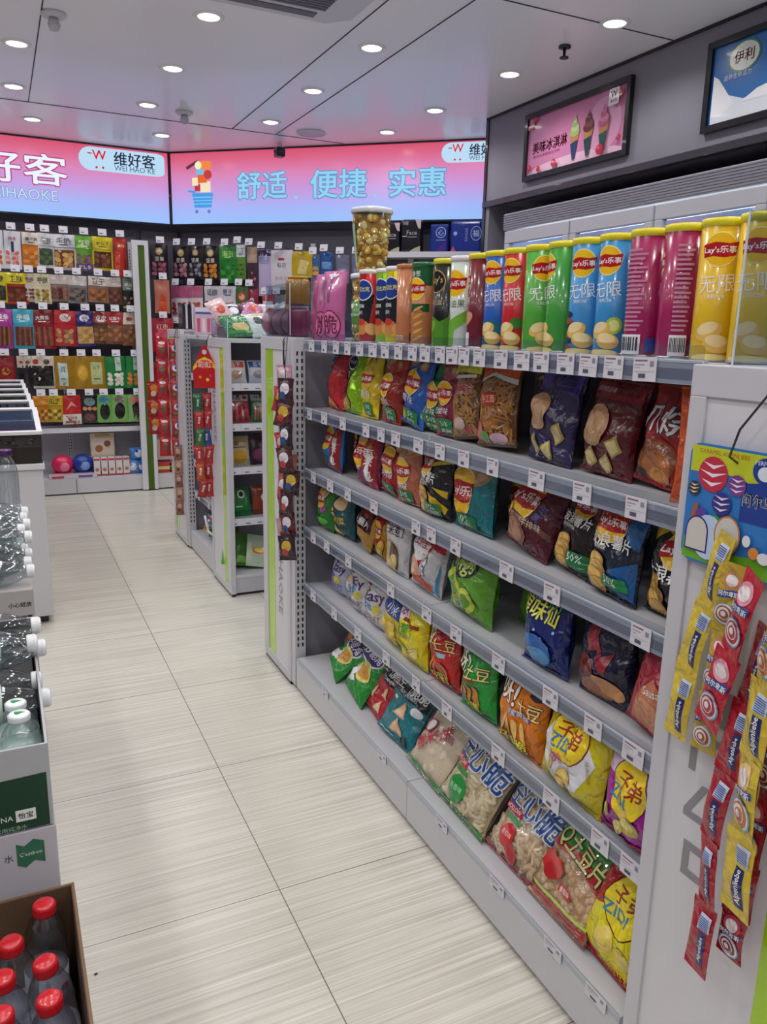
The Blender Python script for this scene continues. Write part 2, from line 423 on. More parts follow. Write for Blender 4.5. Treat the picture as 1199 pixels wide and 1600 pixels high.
MB().lathe([(.0001, -.012), (.03, -.01), (.03, 0)], black, 16).build('escutcheon', t)
MB().lathe([(.0001, -.055), (.022, -.055), (.022, -.05), (.007, -.045), (.007, -.005)], black, 14).build('deflector', t)
t = thing('security_camera', 'small black and white camera hanging above the diagonal sign', 'camera', (2.03, 6.1, 2.7))
MB().box(-.012, .012, -.012, .012, -.03, 0, M('#d8d7de', 'paint')).build('bracket', t)
MB().box(-.035, .035, -.045, .04, -.10, -.03, black).build('housing', t, .012)
MB().lathe([(.0001, .004), (.018, .003), (.022, 0)], M('#303038', 'gloss'), 14, Matrix.Translation((0, -.045, -.065)) @ Matrix.Rotation(R(90), 4, 'X')).build('lens', t)
t = thing('air_conditioner', 'white ceiling cassette air conditioner with dark slotted grille at the top edge', 'air conditioner', (1.1, 3.22, 2.7))
MB().prism([(-.33 + .0, -.42), (.33, -.42), (.42, -.33), (.42, .33), (.33, .42), (-.33, .42), (-.42, .33), (-.42, -.33)], -.035, 0, M('#d0cfd8', 'paint')).build('panel', t, .01)
g = MB()
for i in range(22): g.box(-.27, .27, -.27 + i * .025, -.27 + i * .025 + .012, -.042, -.036, M('#6f6e7a', 'matte'))
g.build('intake_grille', t)
MB().box(-.25, .25, .31, .36, -.040, -.0352, M('#6a6974', 'matte')).box(-.36, -.31, -.25, .25, -.040, -.0352, M('#6a6974', 'matte')).build('air_slots', t)
# ------------------------------------------------------------------ backlit signs
SM = sign_mat()
def plane_S(dy=0): return lambda x, z, lift: (x, -lift + dy, z)
def logo_pill(cu, cv, s, w, h):
    q = w / h; H = .13 * s * q
    ra = .15 * s
    k = [E(cu - s * .42, cv, ra * .95, ra * .95, '#b9dcf4'), E(cu + s * .42, cv, ra * .95, ra * .95, '#b9dcf4'),
         P([(cu - s * .42, cv - ra * .95 * q), (cu + s * .42, cv - ra * .95 * q), (cu + s * .42, cv + ra * .95 * q), (cu - s * .42, cv + ra * .95 * q)], '#b9dcf4'),
         T('W', cu - s * .31, cv + .01 * q, s * .17, '#d8202c', bold=.05), E(cu - s * .35, cv - s * .10 * q, s * .015, s * .015, '#d8202c'), E(cu - s * .27, cv - s * .10 * q, s * .015, s * .015, '#d8202c'),
         P([(cu - s * .46, cv + s * .07 * q), (cu - s * .40, cv + s * .07 * q), (cu - s * .395, cv + s * .055 * q), (cu - s * .45, cv + s * .055 * q)], '#d8202c'),
         T('维好客', cu + s * .13, cv + s * .03 * q, s * .52, '#2a2c44', bold=.03), T('WEI HAO KE', cu + s * .13, cv - s * .085 * q, s * .52, '#3c486c', bold=0)]
    return k
def sign(label, w, X, art, ex=0):
    t = thing('lightbox_sign', label, 'illuminated sign'); t.matrix_world = X
    fr = MB(); dk = M('#1d1b24', 'gloss')
    fr.box(0, w, .004, .12, 0, .54, M('#24222c', 'paint')).box(0, w, -.012, .005, -.012, .002, dk).box(0, w, -.012, .005, .538, .55, dk)
    fr.box(-.006, .006, -.012, .005, 0, .54, dk).box(w - .006, w + .006, -.012, .005, 0, .54, dk)
    fr.build('frame', t)
    MB().add([(0.006, 0, .002), (w - .006, 0, .002), (w - .006, 0, .538), (.006, 0, .538)], [(0, 1, 2, 3)], SM).build('light_panel', t)
    for nm, a in art:
        mb = MB(); paint(mb, a, w, .54, lambda x, z, l: (x + w / 2, -l, z), 'emit', L=5, base=.002, step=.001); mb.build(nm, t)
    return t
W1 = 3.0; u1 = lambda X_: (X_ - (1.345 - W1)) / W1; v1 = lambda z: (z - 2.15) / .54
a1 = [T('维好客', u1(.1), v1(2.475), .95 / W1, '#e8f2ff', hf=.215 / W1, bold=.03, ol='#b03a78')]
a1b = [T('WEIHAOKE', u1(.22), v1(2.292), .56 / W1, '#b4e0fa', hf=.075 / W1, bold=.0, ol='#8a78b0')]
a1c = logo_pill(u1(1.005), v1(2.59), .6 / W1, W1, .54)
sign('glowing pink to blue lightbox sign on left wall with large white script and brand pill', W1, Matrix.Translation((1.345 - W1, 6.86, 2.15)),
     [('lettering', a1), ('latin_lettering', a1b), ('logo_plate', a1c)])
W2 = 2.95; u2 = lambda s: s / W2
sgc = '#8fd2ee'
a2 = [T('舒适', u2(.80), v1(2.43), .42 / W2, sgc, hf=.2 / W2, bold=.035, ol='#6a8cc8'), E(u2(1.09), v1(2.335), .012 / W2, .012 / W2, sgc),
      T('便捷', u2(1.435), v1(2.425), .45 / W2, sgc, hf=.2 / W2, bold=.035, ol='#6a8cc8'), E(u2(1.73), v1(2.33), .012 / W2, .012 / W2, sgc),
      T('实惠', u2(2.055), v1(2.42), .43 / W2, sgc, hf=.2 / W2, bold=.035, ol='#6a8cc8')]
def rr(s0, z0, s1, z1, c): return Rc(u2(s0), v1(z0), u2(s1), v1(z1), c)
a2b = [P([(u2(.19), v1(2.385)), (u2(.38), v1(2.385)), (u2(.36), v1(2.275)), (u2(.21), v1(2.275))], '#3f9ae0')] + \
      [rr(.2, 2.30 + i * .025, .37, 2.306 + i * .025, '#8fd0ff') for i in range(3)] + \
      [E(u2(.23), v1(2.245), .014 / W2, .014 / W2, '#4a80c8'), E(u2(.34), v1(2.245), .014 / W2, .014 / W2, '#4a80c8'),
       P([(u2(.16), v1(2.41)), (u2(.23), v1(2.40)), (u2(.22), v1(2.385)), (u2(.16), v1(2.395))], '#3f9ae0'),
       rr(.22, 2.40, .28, 2.45, '#b8303c'), rr(.27, 2.39, .36, 2.47, '#f0e2c0'), rr(.2, 2.44, .25, 2.50, '#f6e9b8'),
       rr(.25, 2.46, .33, 2.52, '#e8632c'), E(u2(.34), v1(2.52), .035 / W2, .035 / W2, '#c23c30'), rr(.24, 2.52, .30, 2.58, '#6fc0e8'),
       rr(.28, 2.56, .37, 2.62, '#f08a3c'), P([(u2(.15), v1(2.58)), (u2(.25), v1(2.63)), (u2(.25), v1(2.605)), (u2(.16), v1(2.56))], '#5a2c34'), E(u2(.26), v1(2.59), .03 / W2, .03 / W2, '#f2f0c0')]
a2c = logo_pill(u2(2.50), v1(2.612), .48 / W2, W2, .54)
sign('glowing pink to blue lightbox sign on diagonal wall with pale blue slogan characters', W2, Matrix.Translation((0, 0, 2.15)) @ Xd,
     [('lettering', a2), ('basket_picture', a2b), ('logo_plate', a2c)])
# ------------------------------------------------------------------ posters on the soffit
Xs = lambda y, z: Matrix.Translation((3.0, y, z)) @ Matrix.Rotation(R(-90), 4, 'Z')
def poster(label, yc, w, h, bg, art):
    t = thing('framed_poster', label, 'poster'); t.matrix_world = Xs(yc, 2.43)
    f = MB(); b = .028
    for a in ((-w / 2, w / 2, h / 2 - b, h / 2), (-w / 2, w / 2, -h / 2, -h / 2 + b)): f.box(a[0], a[1], -.028, 0, a[2], a[3], black)
    for a in ((-w / 2, -w / 2 + b), (w / 2 - b, w / 2)): f.box(a[0], a[1], -.028, 0, -h / 2 + b, h / 2 - b, black)
    f.build('frame', t)
    p = MB(); W_, H_ = w - 2 * b, h - 2 * b
    p.box(-W_ / 2, W_ / 2, -.014, -.002, -H_ / 2, H_ / 2, M(bg, 'gloss'))
    paint(p, art, W_, H_, lambda x, z, l: (x, -.014 - l, z - H_ / 2), 'gloss', L=5, base=.0008, step=.0005)
    p.build('print', t)
def cone(cu, c1, c2, base):
    q = .846 / .324
    k = [P([(cu - .045, .48), (cu + .045, .48), (cu + .012, .05), (cu - .012, .05)], '#c98d55'), P([(cu - .04, .34), (cu + .036, .38), (cu + .016, .08), (cu - .012, .06)], base),
         E(cu, .52, .05, .028, c1), E(cu + .004, .585, .041, .025, c2), E(cu - .002, .645, .03, .02, c1), E(cu + .003, .70, .018, .015, c2), P([(cu - .012, .70), (cu + .012, .70), (cu + .008, .80)], c1)]
    return k
berry = lambda u, v, r, c='#c22a44': [E(u, v, r, r * .9, c), E(u - r * .3, v + r * .8, r * .3, r * .3, '#e87a8c')]
pa = [E(.5, .02, .5, .06, '#f0c4dc'), E(.8, .5, .16, .16, '#eaa6cc'), T('美味冰淇淋', .25, .46, .38, '#a8324a', hf=.075, bold=.04), T('夏日冰爽美味冰淇淋', .22, .31, .3, '#a05078', bold=0, hf=.02)]
pa += cone(.52, '#a8c878', '#c6dc9c', '#28406c') + cone(.66, '#6c3c34', '#8a5648', '#22504a') + cone(.81, '#c85a86', '#e28cae', '#245a50')
for u, v, r in ((.06, .93, .025), (.03, .83, .018), (.1, .97, .02), (.05, .12, .025), (.33, .1, .028), (.16, .07, .022), (.8, .1, .035), (.97, .2, .02), (.96, .88, .025)): pa += berry(u, v, r)
pa += [Rc(.86, .72, .95, .97, '#f0e6ec'), T('W', .905, .88, .055, '#c8283c', bold=.05), T('维好客', .905, .78, .06, '#50303c', bold=.02)]
poster('black framed pink ice cream poster with three cones on the grey soffit', 3.815, .9, .375, '#d988b4', pa)
pb = [P([(0, .62), (.12, .34), (.22, .24), (.34, .30), (.46, .36), (.56, .30), (.7, .42), (1, .36), (1, 0), (0, 0)], '#e8ebf4'),
      P([(.0, .64), (.05, .58), (.16, .22), (.08, .1), (0, .1)], '#f6f7fb'), P([(.2, .2), (.3, .32), (.4, .36), (.44, .52), (.46, .36), (.5, .2)], '#f8f9fd'),
      E(.2, .78, .10, .075, '#3f8f54'), E(.2, .78, .09, .066, '#f4f4f0'), E(.2, .78, .075, .05, '#e8f0e8'), T('伊利', .2, .78, .12, '#c4222e', bold=.05), T('滋养生命活力', .17, .56, .17, '#dfe8f8', bold=0),
      Rc(.5, .1, .8, .62, '#9c2438'), Rc(.52, .3, .78, .5, '#f0e0d8'), T('红枣', .65, .4, .18, '#9c2438'), Rc(.5, .1, .8, .16, '#5a1420'), E(.62, .22, .05, .05, '#e8d0c0'), E(.72, .2, .04, .04, '#b8485c')]
poster('black framed blue milk poster with white splash at the top right', 2.43, .9, .375, '#2f74bd', pb)
# ------------------------------------------------------------------ wall cooler
t = thing('display_cooler', 'white upright glass-door cooler under the posters with louvred top', 'refrigerator', (3.35, 3.15, 0))
y0, y1 = 1.82, 4.47
MB().box(3.06, 3.75, y0, y0 + .03, 0, 2.08, white).box(3.06, 3.75, y1 - .03, y1 + .02, 0, 2.08, white).box(3.06, 3.75, y0, y1, 1.99, 2.08, white).box(3.72, 3.75, y0, y1, 0, 2, white).box(3.06, 3.75, y0, y1, 0, .12, wgrey).build('cabinet', t, world=True)
lp = MB().box(3.01, 3.06, y0, y1 + .02, 1.985, 2.085, M('#c4c3cb', 'paint'))
for i in range(7): lp.box(3.004, 3.012, y0, y1 + .02, 1.992 + i * .0135, 1.999 + i * .0135, M('#8f8e99', 'paint'))
lp.build('louvre_panel', t, world=True)
for i in range(4):
    a, b = y1 - i * .66, y1 - (i + 1) * .66
    d = MB(); fm = M('#bcbbc4', 'paint')
    for q in ((b + .006, a - .006, 1.90, 1.975), (b + .006, a - .006, .13, .21)): d.box(3.0, 3.04, q[0], q[1], q[2], q[3], fm)
    for q in ((b + .006, b + .06), (a - .06, a - .006)): d.box(3.0, 3.04, q[0], q[1], .21, 1.90, fm)
    dd = d.build('door', t, .004, world=True)
    g = MB().box(3.015, 3.022, b + .055, a - .055, .2, 1.91, M('#dfe8f4', 'glass')).build('glass_pane', dd)
    g.matrix_parent_inverse.identity(); g.location = -t.location
    h = MB().box(2.975, 3.0, b + .025, b + .04, .95, 1.3, M('#9a9aa4', 'metal')).build('door_handle', dd); h.location = -t.location
    MB().box(3.5, 3.515, b + .01, a - .01, 0, 0, wgrey)
for z in (.45, .8, 1.15, 1.5):
    MB().box(3.2, 3.7, y0 + .03, y1 - .03, z, z + .015, M('#c9ccd6', 'paint')).build('cooler_shelf', t, world=True)
em2 = M('#eaf4ff', 'tube'); em2.node_tree.nodes['Principled BSDF'].inputs['Emission Color'].default_value = (.85, .95, 1, 1); em2.node_tree.nodes['Principled BSDF'].inputs['Emission Strength'].default_value = 5
for i in range(2):
    MB().box(3.10, 3.125, y1 - .1 - (i + 1) * 1.2, y1 - .1 - i * 1.2, 1.915, 1.935, em2).build('light_tube', t, world=True)
    light('cooler_light', 'AREA', FRIDGE_W, t, (3.2 - 3.35, y1 - .7 - i * 1.2 - 3.15, 1.93), (0, 0, 0), .2, (.85, .93, 1), shape='RECTANGLE', sy=1.1)
for i in range(3):
    st = MB(); Sx = lambda x, z, l: (2.999 - l, -x, z)
# ------------------------------------------------------------------ wall rack uprights, decks and peg rows
upm = M('#c7c7cd', 'paint'); hole = M('#1a1920', 'matte')
def slots(mb, X, z0, z1, w=.04, pitch=.025):
    n = int((z1 - z0) / pitch)
    for i in range(n):
        for s in (-1, 1): mb.box(s * w * .22 - .003, s * w * .22 + .003, -.0012, .0005, z0 + i * pitch, z0 + i * pitch + .014, hole, X)
def price_tag_art(mb, X, w=.05, h=.04, detail=True):
    """card facing local -y, centred on x, hanging down from z=0"""
    mb.box(-w / 2, w / 2, -.0015, 0, -h, 0, M('#d5d3dc', 'matte'), X)
    def S(x, z, l): return tuple(X @ Vector((x, -.0016 - l, z - h)))
    a = [Rc(.08, .82, .62, .89, '#8a5c68'), Rc(.08, .66, .5, .71, '#9a98a4'), Rc(.08, .54, .3, .58, '#a8a6b0'), Rc(.25, .14, .56, .32, '#55546a'), Rc(.06, .40, .94, .42, '#b4b2bc'), Rc(.74, .62, .9, .84, '#8c8a98')] if detail else [Rc(.15, .2, .55, .36, '#6a6878')]
    paint(mb, a, w, h, S, 'matte', L=5, base=.0001, step=.0001)
wl = thing('wall_rack', 'light grey slotted wall rack with peg hooks left of the green strip panel', 'shelving', (.3, 6.98, 0))
bk = M('#57555f', 'paint')
MB().box(-1.1, 1.07, 6.955, 6.985, .13, 2.1, bk).build('back_panel', wl, world=True)
MB().box(-1.1, 1.07, 6.945, 6.955, .13, .50, M('#b4b3bd', 'paint')).build('lower_back_panel', wl, world=True)
MB().box(-1.1, 1.07, 6.63, 6.95, .012, .13, M('#c9c8cd', 'paint')).box(-1.1, 1.07, 6.66, 6.95, 0, .012, black).box(.475, .479, 6.6285, 6.63, .015, .125, hole).build('base_deck', wl, world=True)
MB().box(-1.1, 1.06, 6.72, 6.95, .50, .525, M('#c0c0c8', 'paint')).box(-1.1, 1.06, 6.71, 6.72, .49, .53, M('#d6d6dc', 'paint')).build('shelf', wl, world=True)
for x in (-.9, -.1, .47, 1.03):
    m_ = MB().box(x - .02, x + .02, 6.93, 6.955, .13, 2.0, upm); slots(m_, Matrix.Translation((x, 6.93, 0)), .15, 1.95); m_.build('upright', wl, world=True)
def end_panel(parent, x0, y0, y1, h, sgn=1, th=.025, label=None, side=-1):
    """side panel in the plane x = x0, slab reaching th towards -side; y0 is the edge that carries the lime strip"""
    mb = MB(); pm = M('#c6c5cd', 'paint'); xi = x0 - side * th
    a, b = min(x0, xi), max(x0, xi); s = 1 if y1 > y0 else -1; fw = .03; fo = .055; ls = .08
    lo, hi = min(y0, y1), max(y0, y1)
    fl, fh = (fo, fw) if s > 0 else (fw, fo)
    mb.box(a, b, lo, hi, h - .045, h, pm).box(a, b, lo, hi, .015, .05, pm).box(a, b, lo, lo + fl, .05, h - .045, pm).box(a, b, hi - fh, hi, .05, h - .045, pm)
    mb.box(a + .003, b - .003, lo + .005, hi - .005, 0, .016, black)
    o = mb.build('side_panel', parent, .0015, world=True)
    ga, gb = sorted((y0 + s * fo, y0 + s * (fo + ls)))
    ia, ib = sorted((y0 + s * (fo + ls), y1 - s * fw))
    ins = MB().box(a + .005, b - .005, ia, ib, .05, h - .045, M('#d3d2d8', 'paint')).build('inset_board', o)
    g = MB().box(a + .004, b - .004, ga, gb, .05, h - .045, M('#a3d916', 'lime')).build('lime_strip', o)
    for q in (ins, g): q.location = -parent.location
    return o
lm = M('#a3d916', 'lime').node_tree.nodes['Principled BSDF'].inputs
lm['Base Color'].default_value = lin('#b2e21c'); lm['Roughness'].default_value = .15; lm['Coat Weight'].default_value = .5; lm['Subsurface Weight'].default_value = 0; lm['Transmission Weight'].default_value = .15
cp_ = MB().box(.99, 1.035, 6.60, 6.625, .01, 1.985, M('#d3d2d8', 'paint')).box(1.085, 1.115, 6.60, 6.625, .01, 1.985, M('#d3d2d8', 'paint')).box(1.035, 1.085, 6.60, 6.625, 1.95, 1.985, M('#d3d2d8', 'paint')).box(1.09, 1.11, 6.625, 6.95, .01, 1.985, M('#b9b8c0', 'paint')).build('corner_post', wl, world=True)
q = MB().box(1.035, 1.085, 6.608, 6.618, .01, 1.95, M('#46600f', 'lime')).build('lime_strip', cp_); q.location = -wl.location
wr = thing('wall_rack', 'narrow light grey peg rack in the far corner, right of the green strip', 'shelving', (1.25, 6.98, 0))
MB().box(1.12, 1.42, 6.955, 6.985, .13, 2.1, bk).build('back_panel', wr, world=True)
MB().box(1.12, 1.42, 6.945, 6.955, .13, .60, M('#b4b3bd', 'paint')).build('lower_back_panel', wr, world=True)
MB().box(1.10, 1.42, 6.63, 6.95, .012, .13, M('#c9c8cd', 'paint')).box(1.10, 1.42, 6.66, 6.95, 0, .012, black).build('base_deck', wr, world=True)
wd = thing('wall_rack', 'long wall rack with peg hooks below the slogan sign on the diagonal wall', 'shelving'); wd.matrix_world = Xd
MB().box(.02, 2.9, .10, .13, .13, 2.1, bk).build('back_panel', wd)
MB().box(.1, 2.9, -.2, .09, .012, .13, M('#c9c8cd', 'paint')).build('base_deck', wd)
MB().box(1.7, 2.9, -.16, .1, 1.88, 1.905, M('#b9b9c2', 'paint')).box(1.7, 2.9, -.17, -.16, 1.87, 1.91, M('#d0d0d8', 'paint')).build('top_shelf', wd)
for x in (.4, 1.2, 2.0, 2.8):
    m_ = MB().box(x - .02, x + .02, .075, .1, .13, 2.0, upm); m_.build('upright', wd)
def peg(parent, X):
    """wire hook along local -y with a price card at its tip; local origin is where the pack hangs"""
    m_ = MB().tube([(0, .2, .012), (0, .1, .012), (0, -.05, .01), (0, -.06, .02)], .0025, M('#8a8a94', 'metal'), 5, X)
    m_.tube([(0, .2, .035), (0, -.055, .035)], .002, M('#8a8a94', 'metal'), 5, X)
    o = m_.build('peg_hook', parent)
    c = MB(); price_tag_art(c, X @ Matrix.Translation((0, -.06, .065)) @ Matrix.Rotation(R(-12), 4, 'X'), .062, .05, False); k = c.build('price_card', o)
    return o
# ------------------------------------------------------------------ gondolas
rail_m = M('#c0bfcb', 'paint'); rail_d = M('#8b8998', 'gloss'); sh_m = M('#c3c3ca', 'paint'); clr = M('#eef2f6', 'acrylic')
SH = [1.295, 1.065, .85, .635, .42]
TAGS = {1.295: [2.516, 2.40, 2.30, 2.21, 2.12, 2.03, 1.95, 1.87, 1.79, 1.725, 1.65, 1.595, 1.541, 1.477, 1.394, 1.32, 1.256, 1.182, 1.118, 1.053, .98],
        1.065: [2.535, 2.397, 2.24, 2.066, 1.964, 1.872, 1.743, 1.633, 1.523, 1.403, 1.246, 1.108, .97], .85: [2.498, 2.342, 2.194, 2.001, 1.743, 1.661, 1.541, 1.329, 1.173, .93],
        .635: [2.498, 2.369, 2.185, 1.881, 1.67, 1.523, 1.339, 1.154, 1.026, .92], .42: [2.498, 2.3, 2.102, 1.9, 1.716, 1.55, 1.32, 1.127, .98, .9]}
def shelf(parent, x0, x1, ya, yb, z, tags, fence=.012, mirror=False, nm='shelf'):
    """board between ya and yb with a price rail on its x0 edge"""
    s = -1 if x0 < x1 else 1; pl = parent.location
    o = MB().box(min(x0, x1) + (.008 if s < 0 else 0), max(x0, x1) - (.008 if s > 0 else 0), ya + .002, yb - .002, z - .022, z, sh_m).build(nm, parent, .001, world=True)
    a, b = sorted((x0, x0 - s * .008))
    q = MB().box(a, b, ya + .002, yb - .002, z - .034, z + .004, rail_m)
    c, d = sorted((x0 + s * .0008, x0)); q.box(c, d, ya + .003, yb - .003, z - .026, z - .010, rail_d)
    q.box(c, d, ya + .003, yb - .003, z - .001, z + .004, M('#e2e2e8', 'paint'))
    r = q.build('price_rail', o, world=False); r.location = -pl
    f = MB().box(a, a + .0015, ya + .004, yb - .004, z + .004, z + .004 + fence, clr).box(c - .002, c - .0012, ya + .004, yb - .004, z - .033, z + .003, clr).build('clear_strip', o); f.location = -pl
    for y in tags:
        t = MB(); w = rnd.uniform(.044, .052)
        price_tag_art(t, Matrix.Translation((x0 + s * .0025, y, z + .005)) @ Matrix.Rotation(R(-90 if s < 0 else 90), 4, 'Z') @ Matrix.Rotation(R(rnd.uniform(-2, 2)), 4, 'Y'), w, .039)
        k = t.build('price_tag', o); k.location = -pl
    return o
rnd = random.Random(4)
gm = thing('gondola_shelving', 'long double-sided grey snack gondola along the right of the aisle', 'shelving', (1.3, 1.73, 0))
for ya, yb in ((.86, 1.695), (1.695, 2.60)):
    for s in (0, 1):
        X0, X1 = (.915, 1.285) if s == 0 else (1.685, 1.315)
        a, b = sorted((X0, X1)); k = -1 if s == 0 else 1
        mb = MB().box(a, b, ya + .0015, yb - .0015, .112, .131, M('#c9c9cf', 'paint'))
        c, d = sorted((X0, X0 - k * .015)); mb.box(c, d, ya + .0015, yb - .0015, .016, .112, M('#c4c3ca', 'paint'))
        c, d = sorted((X0 - k * .02, X0 - k * .3)); mb.box(c, d, ya, yb, 0, .02, black)
        c, d = sorted((X0 + k * .001, X0 - k * .002)); mb.box(c, d, ya + .002, yb - .002, .118, .137, clr)
        o = mb.build('base_deck', gm, .0015, world=True)
        if s == 0:
            for y in ((.92, 1.05, 1.25, 1.5) if ya < 1 else (1.85, 2.3)):
                t_ = MB(); price_tag_art(t_, Matrix.Translation((.9125, y, .136)) @ Matrix.Rotation(R(-90), 4, 'Z'), .055, .026)
                kk = t_.build('price_tag', o); kk.location = -gm.location
        for z in SH[1:]:
            shelf(gm, .947 if s == 0 else 1.653, X1, ya, yb, z, [y for y in TAGS[z] if ya < y < yb] if s == 0 else [], .014)
    top = shelf(gm, .947, 1.3, ya, yb, 1.295, [y for y in TAGS[1.295] if ya < y < yb], .022)
    shelf(gm, 1.653, 1.3, ya, yb, 1.295, [])
    MB().box(1.29, 1.31, ya, yb, .13, 1.28, M('#aaa9b3', 'paint')).build('back_panel', gm, world=True)
for y in (.875, 1.695, 2.585):
    m_ = MB().box(1.27, 1.33, y - .015, y + .015, .13, 1.28, upm); m_.build('upright', gm, world=True)
def endcap(label, cx, hw, yb, out, dp, levels, h=1.305, acr=0, tagx=()):
    t = thing('gondola_endcap', label, 'shelving', (cx, yb + out * dp / 2, 0)); yo = yb + out * dp
    for s in (-1, 1): end_panel(t, cx + s * hw, yo, yb, h, side=s)
    y0, y1 = sorted((yb, yo)); a, b = cx - hw + .026, cx + hw - .026
    MB().box(a, b, yb - .008, yb + .008, .1, h - .01, M('#8d8c97', 'paint')).build('back_panel', t, world=True)
    m1 = MB().box(a, b, y0 + .01, y1 - .012, .095, .112, M('#c9c9cf', 'paint')); c, d = sorted((yo - out * .012, yo - out * .03))
    m1.box(a, b, c, d, .016, .1, M('#bdbcc4', 'paint')).box(a + .02, b - .02, y0 + .03, y1 - .05, 0, .02, black); m1.build('base_deck', t, .001, world=True)
    MB().box(a, b, y0 + .01, y1 - .01, h - .02, h, M('#c9c9cf', 'paint')).build('top_board', t, .001, world=True)
    for z in levels:
        c, d = sorted((yb + out * .01, yo - out * .02))
        o = MB().box(a, b, c, d, z - .02, z, sh_m).build('shelf', t, .001, world=True)
        c, d = sorted((yo - out * .012, yo - out * .02)); c2, d2 = sorted((yo - out * .02, yo - out * .022))
        q = MB().box(a, b, c, d, z - .032, z + .004, M('#cfced4', 'paint')).build('price_rail', o); q.location = -t.location
        q = MB().box(a + .002, b - .002, c2, d2, z + .004, z + .045, clr).box(a + .002, a + .004, y0 + .05, y1 - .02, z, z + .05, clr).build('clear_fence', o); q.location = -t.location
        for x in tagx:
            tg = MB(); price_tag_art(tg, Matrix.Translation((x, yo - out * .0115, z + .004)) @ Matrix.Rotation(0 if out < 0 else PI, 4, 'Z'), .06, .034, False)
            q = tg.build('price_tag', o); q.location = -t.location
    return t
LV = [1.24, 1.07, .875, .66, .40]
ec_far = endcap('endcap rack closing the far end of the long snack gondola, lime strip on its side', 1.3, .392, 2.65, 1, .325, [1.07, .85, .63, .4])
ec_near = endcap('endcap rack at the near end of the snack gondola, white side hung with candy strips', 1.3, .388, .85, -1, .37, [1.07, .85, .63, .4], h=1.2945)
e2n = endcap('second gondola endcap facing the camera with five shelves of snack packs', 1.35, .385, 4.10, -1, .38, LV[1:], h=1.285, tagx=(1.0, 1.07, 1.13))
e2f = endcap('endcap rack at the far end of the second gondola hung with red toy strips', 1.35, .39, 4.735, 1, .39, LV[1:], h=1.32)
for e, x0, y in ((ec_far, .914, 2.65), (e2f, .966, 4.735)):
    for s, xx in ((1, x0), (-1, 2 * (1.3 if e is ec_far else 1.35) - x0 - .042)):
        m_ = MB().box(xx, xx + .042, y - .04, y - .0, .015, 1.295, upm); slots(m_, Matrix.Translation((xx + .021, y - .04, 0)), .17, 1.27)
        m_.build('upright', e, world=True)
# clear box walls on the endcaps
ac = MB()
def acrylic(parent, x0, x1, y0, y1, z0, z1):
    mb = MB(); th = .003
    mb.box(x0, x0 + th, y0, y1, z0, z1, clr).box(x1 - th, x1, y0, y1, z0, z1, clr).box(x0, x1, y0, y0 + th, z0, z1, clr).box(x0, x1, y1 - th, y1, z0, z1, clr)
    ed = M('#d4dbe4', 'gloss')
    for x in (x0, x1 - th):
        for y in (y0, y1 - th): mb.box(x - .0005, x + th * .6, y - .0005, y + th * .6, z0, z1, ed)
    mb.build('clear_tray_wall', parent, world=True)
acrylic(ec_near, .93, 1.66, .50, .80, 1.295, 1.50)
acrylic(ec_far, .925, 1.66, 2.68, 2.96, 1.3055, 1.49)
acrylic(e2n, .985, 1.71, 3.76, 4.08, 1.2855, 1.38)
# second gondola, middle run
g2 = thing('gondola_shelving', 'short middle run of the second gondola with red boxes on its lower shelves', 'shelving', (1.35, 4.41, 0))
ya, yb = 4.11, 4.69
for s, X0, X1 in ((-1, .975, 1.335), (1, 1.725, 1.365)):
    a, b = sorted((X0, X1)); mb = MB().box(a, b, ya, yb, .10, .12, sh_m); c, d = sorted((X0, X0 - s * .015)); mb.box(c, d, ya, yb, .015, .1, M('#c4c3ca', 'paint')).box(a + .02, b - .02, ya, yb, 0, .018, black)
    mb.build('base_deck', g2, world=True)
    for z in (1.07, .56, .37): shelf(g2, 1.0 if s < 0 else 1.7, X1, ya, yb, z, [4.55, 4.62, 4.3] if s < 0 else [], .03)
MB().box(1.34, 1.36, ya, yb, .1, 1.3, M('#8d8c97', 'paint')).build('back_panel', g2, world=True)
MB().box(.99, 1.71, ya, yb, 1.27, 1.29, sh_m).build('top_board', g2, world=True)
# grey letters on the end panels
ltr = M('#8d8b92', 'paint')
def wallpoly(mb, polys, xs, mt):
    for p in polys: mb.add([(xs, y, z) for y, z in p], [tuple(range(len(p)))], mt)
e_ = MB()
def ring(y0, y1, z0, z1, w): return [[(y0, z0), (y1, z0), (y1, z0 + w), (y0, z0 + w)], [(y0, z1 - w), (y1, z1 - w), (y1, z1), (y0, z1)], [(y0, z0 + w), (y0 + w, z0 + w), (y0 + w, z1 - w), (y0, z1 - w)], [(y1 - w, z0 + w), (y1, z0 + w), (y1, z1 - w), (y1 - w, z1 - w)]]
for z0, z1 in ((.50, .56), (.77, .83)):
    wallpoly(e_, ring(.715, .770, z0, z1, .013), .9162, ltr); e_.build('letter', ec_near, world=True); e_ = MB()
wallpoly(e_, [[(.765, .68), (.778, .68), (.778, .745), (.765, .745)], [(.715, .735), (.765, .735), (.765, .748), (.715, .748)], [(.765, .612), (.778, .612), (.748, .665), (.735, .665)], [(.715, .60), (.778, .60), (.778, .612), (.715, .612)]], .9162, ltr)
q = e_.build('letter', ec_near, world=True)
def wall_text(parent, s, x, y, z, size, col, rot=90):
    tr, asp = glyphs(s, .02, 1); mb = MB(); v = []; f = []
    for t3 in tr:
        f.append((len(v), len(v) + 1, len(v) + 2))
        for px, pz in t3:
            a_, b_ = rotp(px * size, pz * size, R(rot)); v.append((x, y - a_, z + b_))
    mb.add(v, f, M(col, 'paint')); return mb.build('grey_lettering', parent, world=True)
wall_text(e2n, 'WEIHAOKE', .9695, 3.99, .95, .055, '#8d8b92', -90)
wall_text(ec_far, 'WEIHAOKE', .9125, 2.77, .42, .05, '#8d8b92', -90)
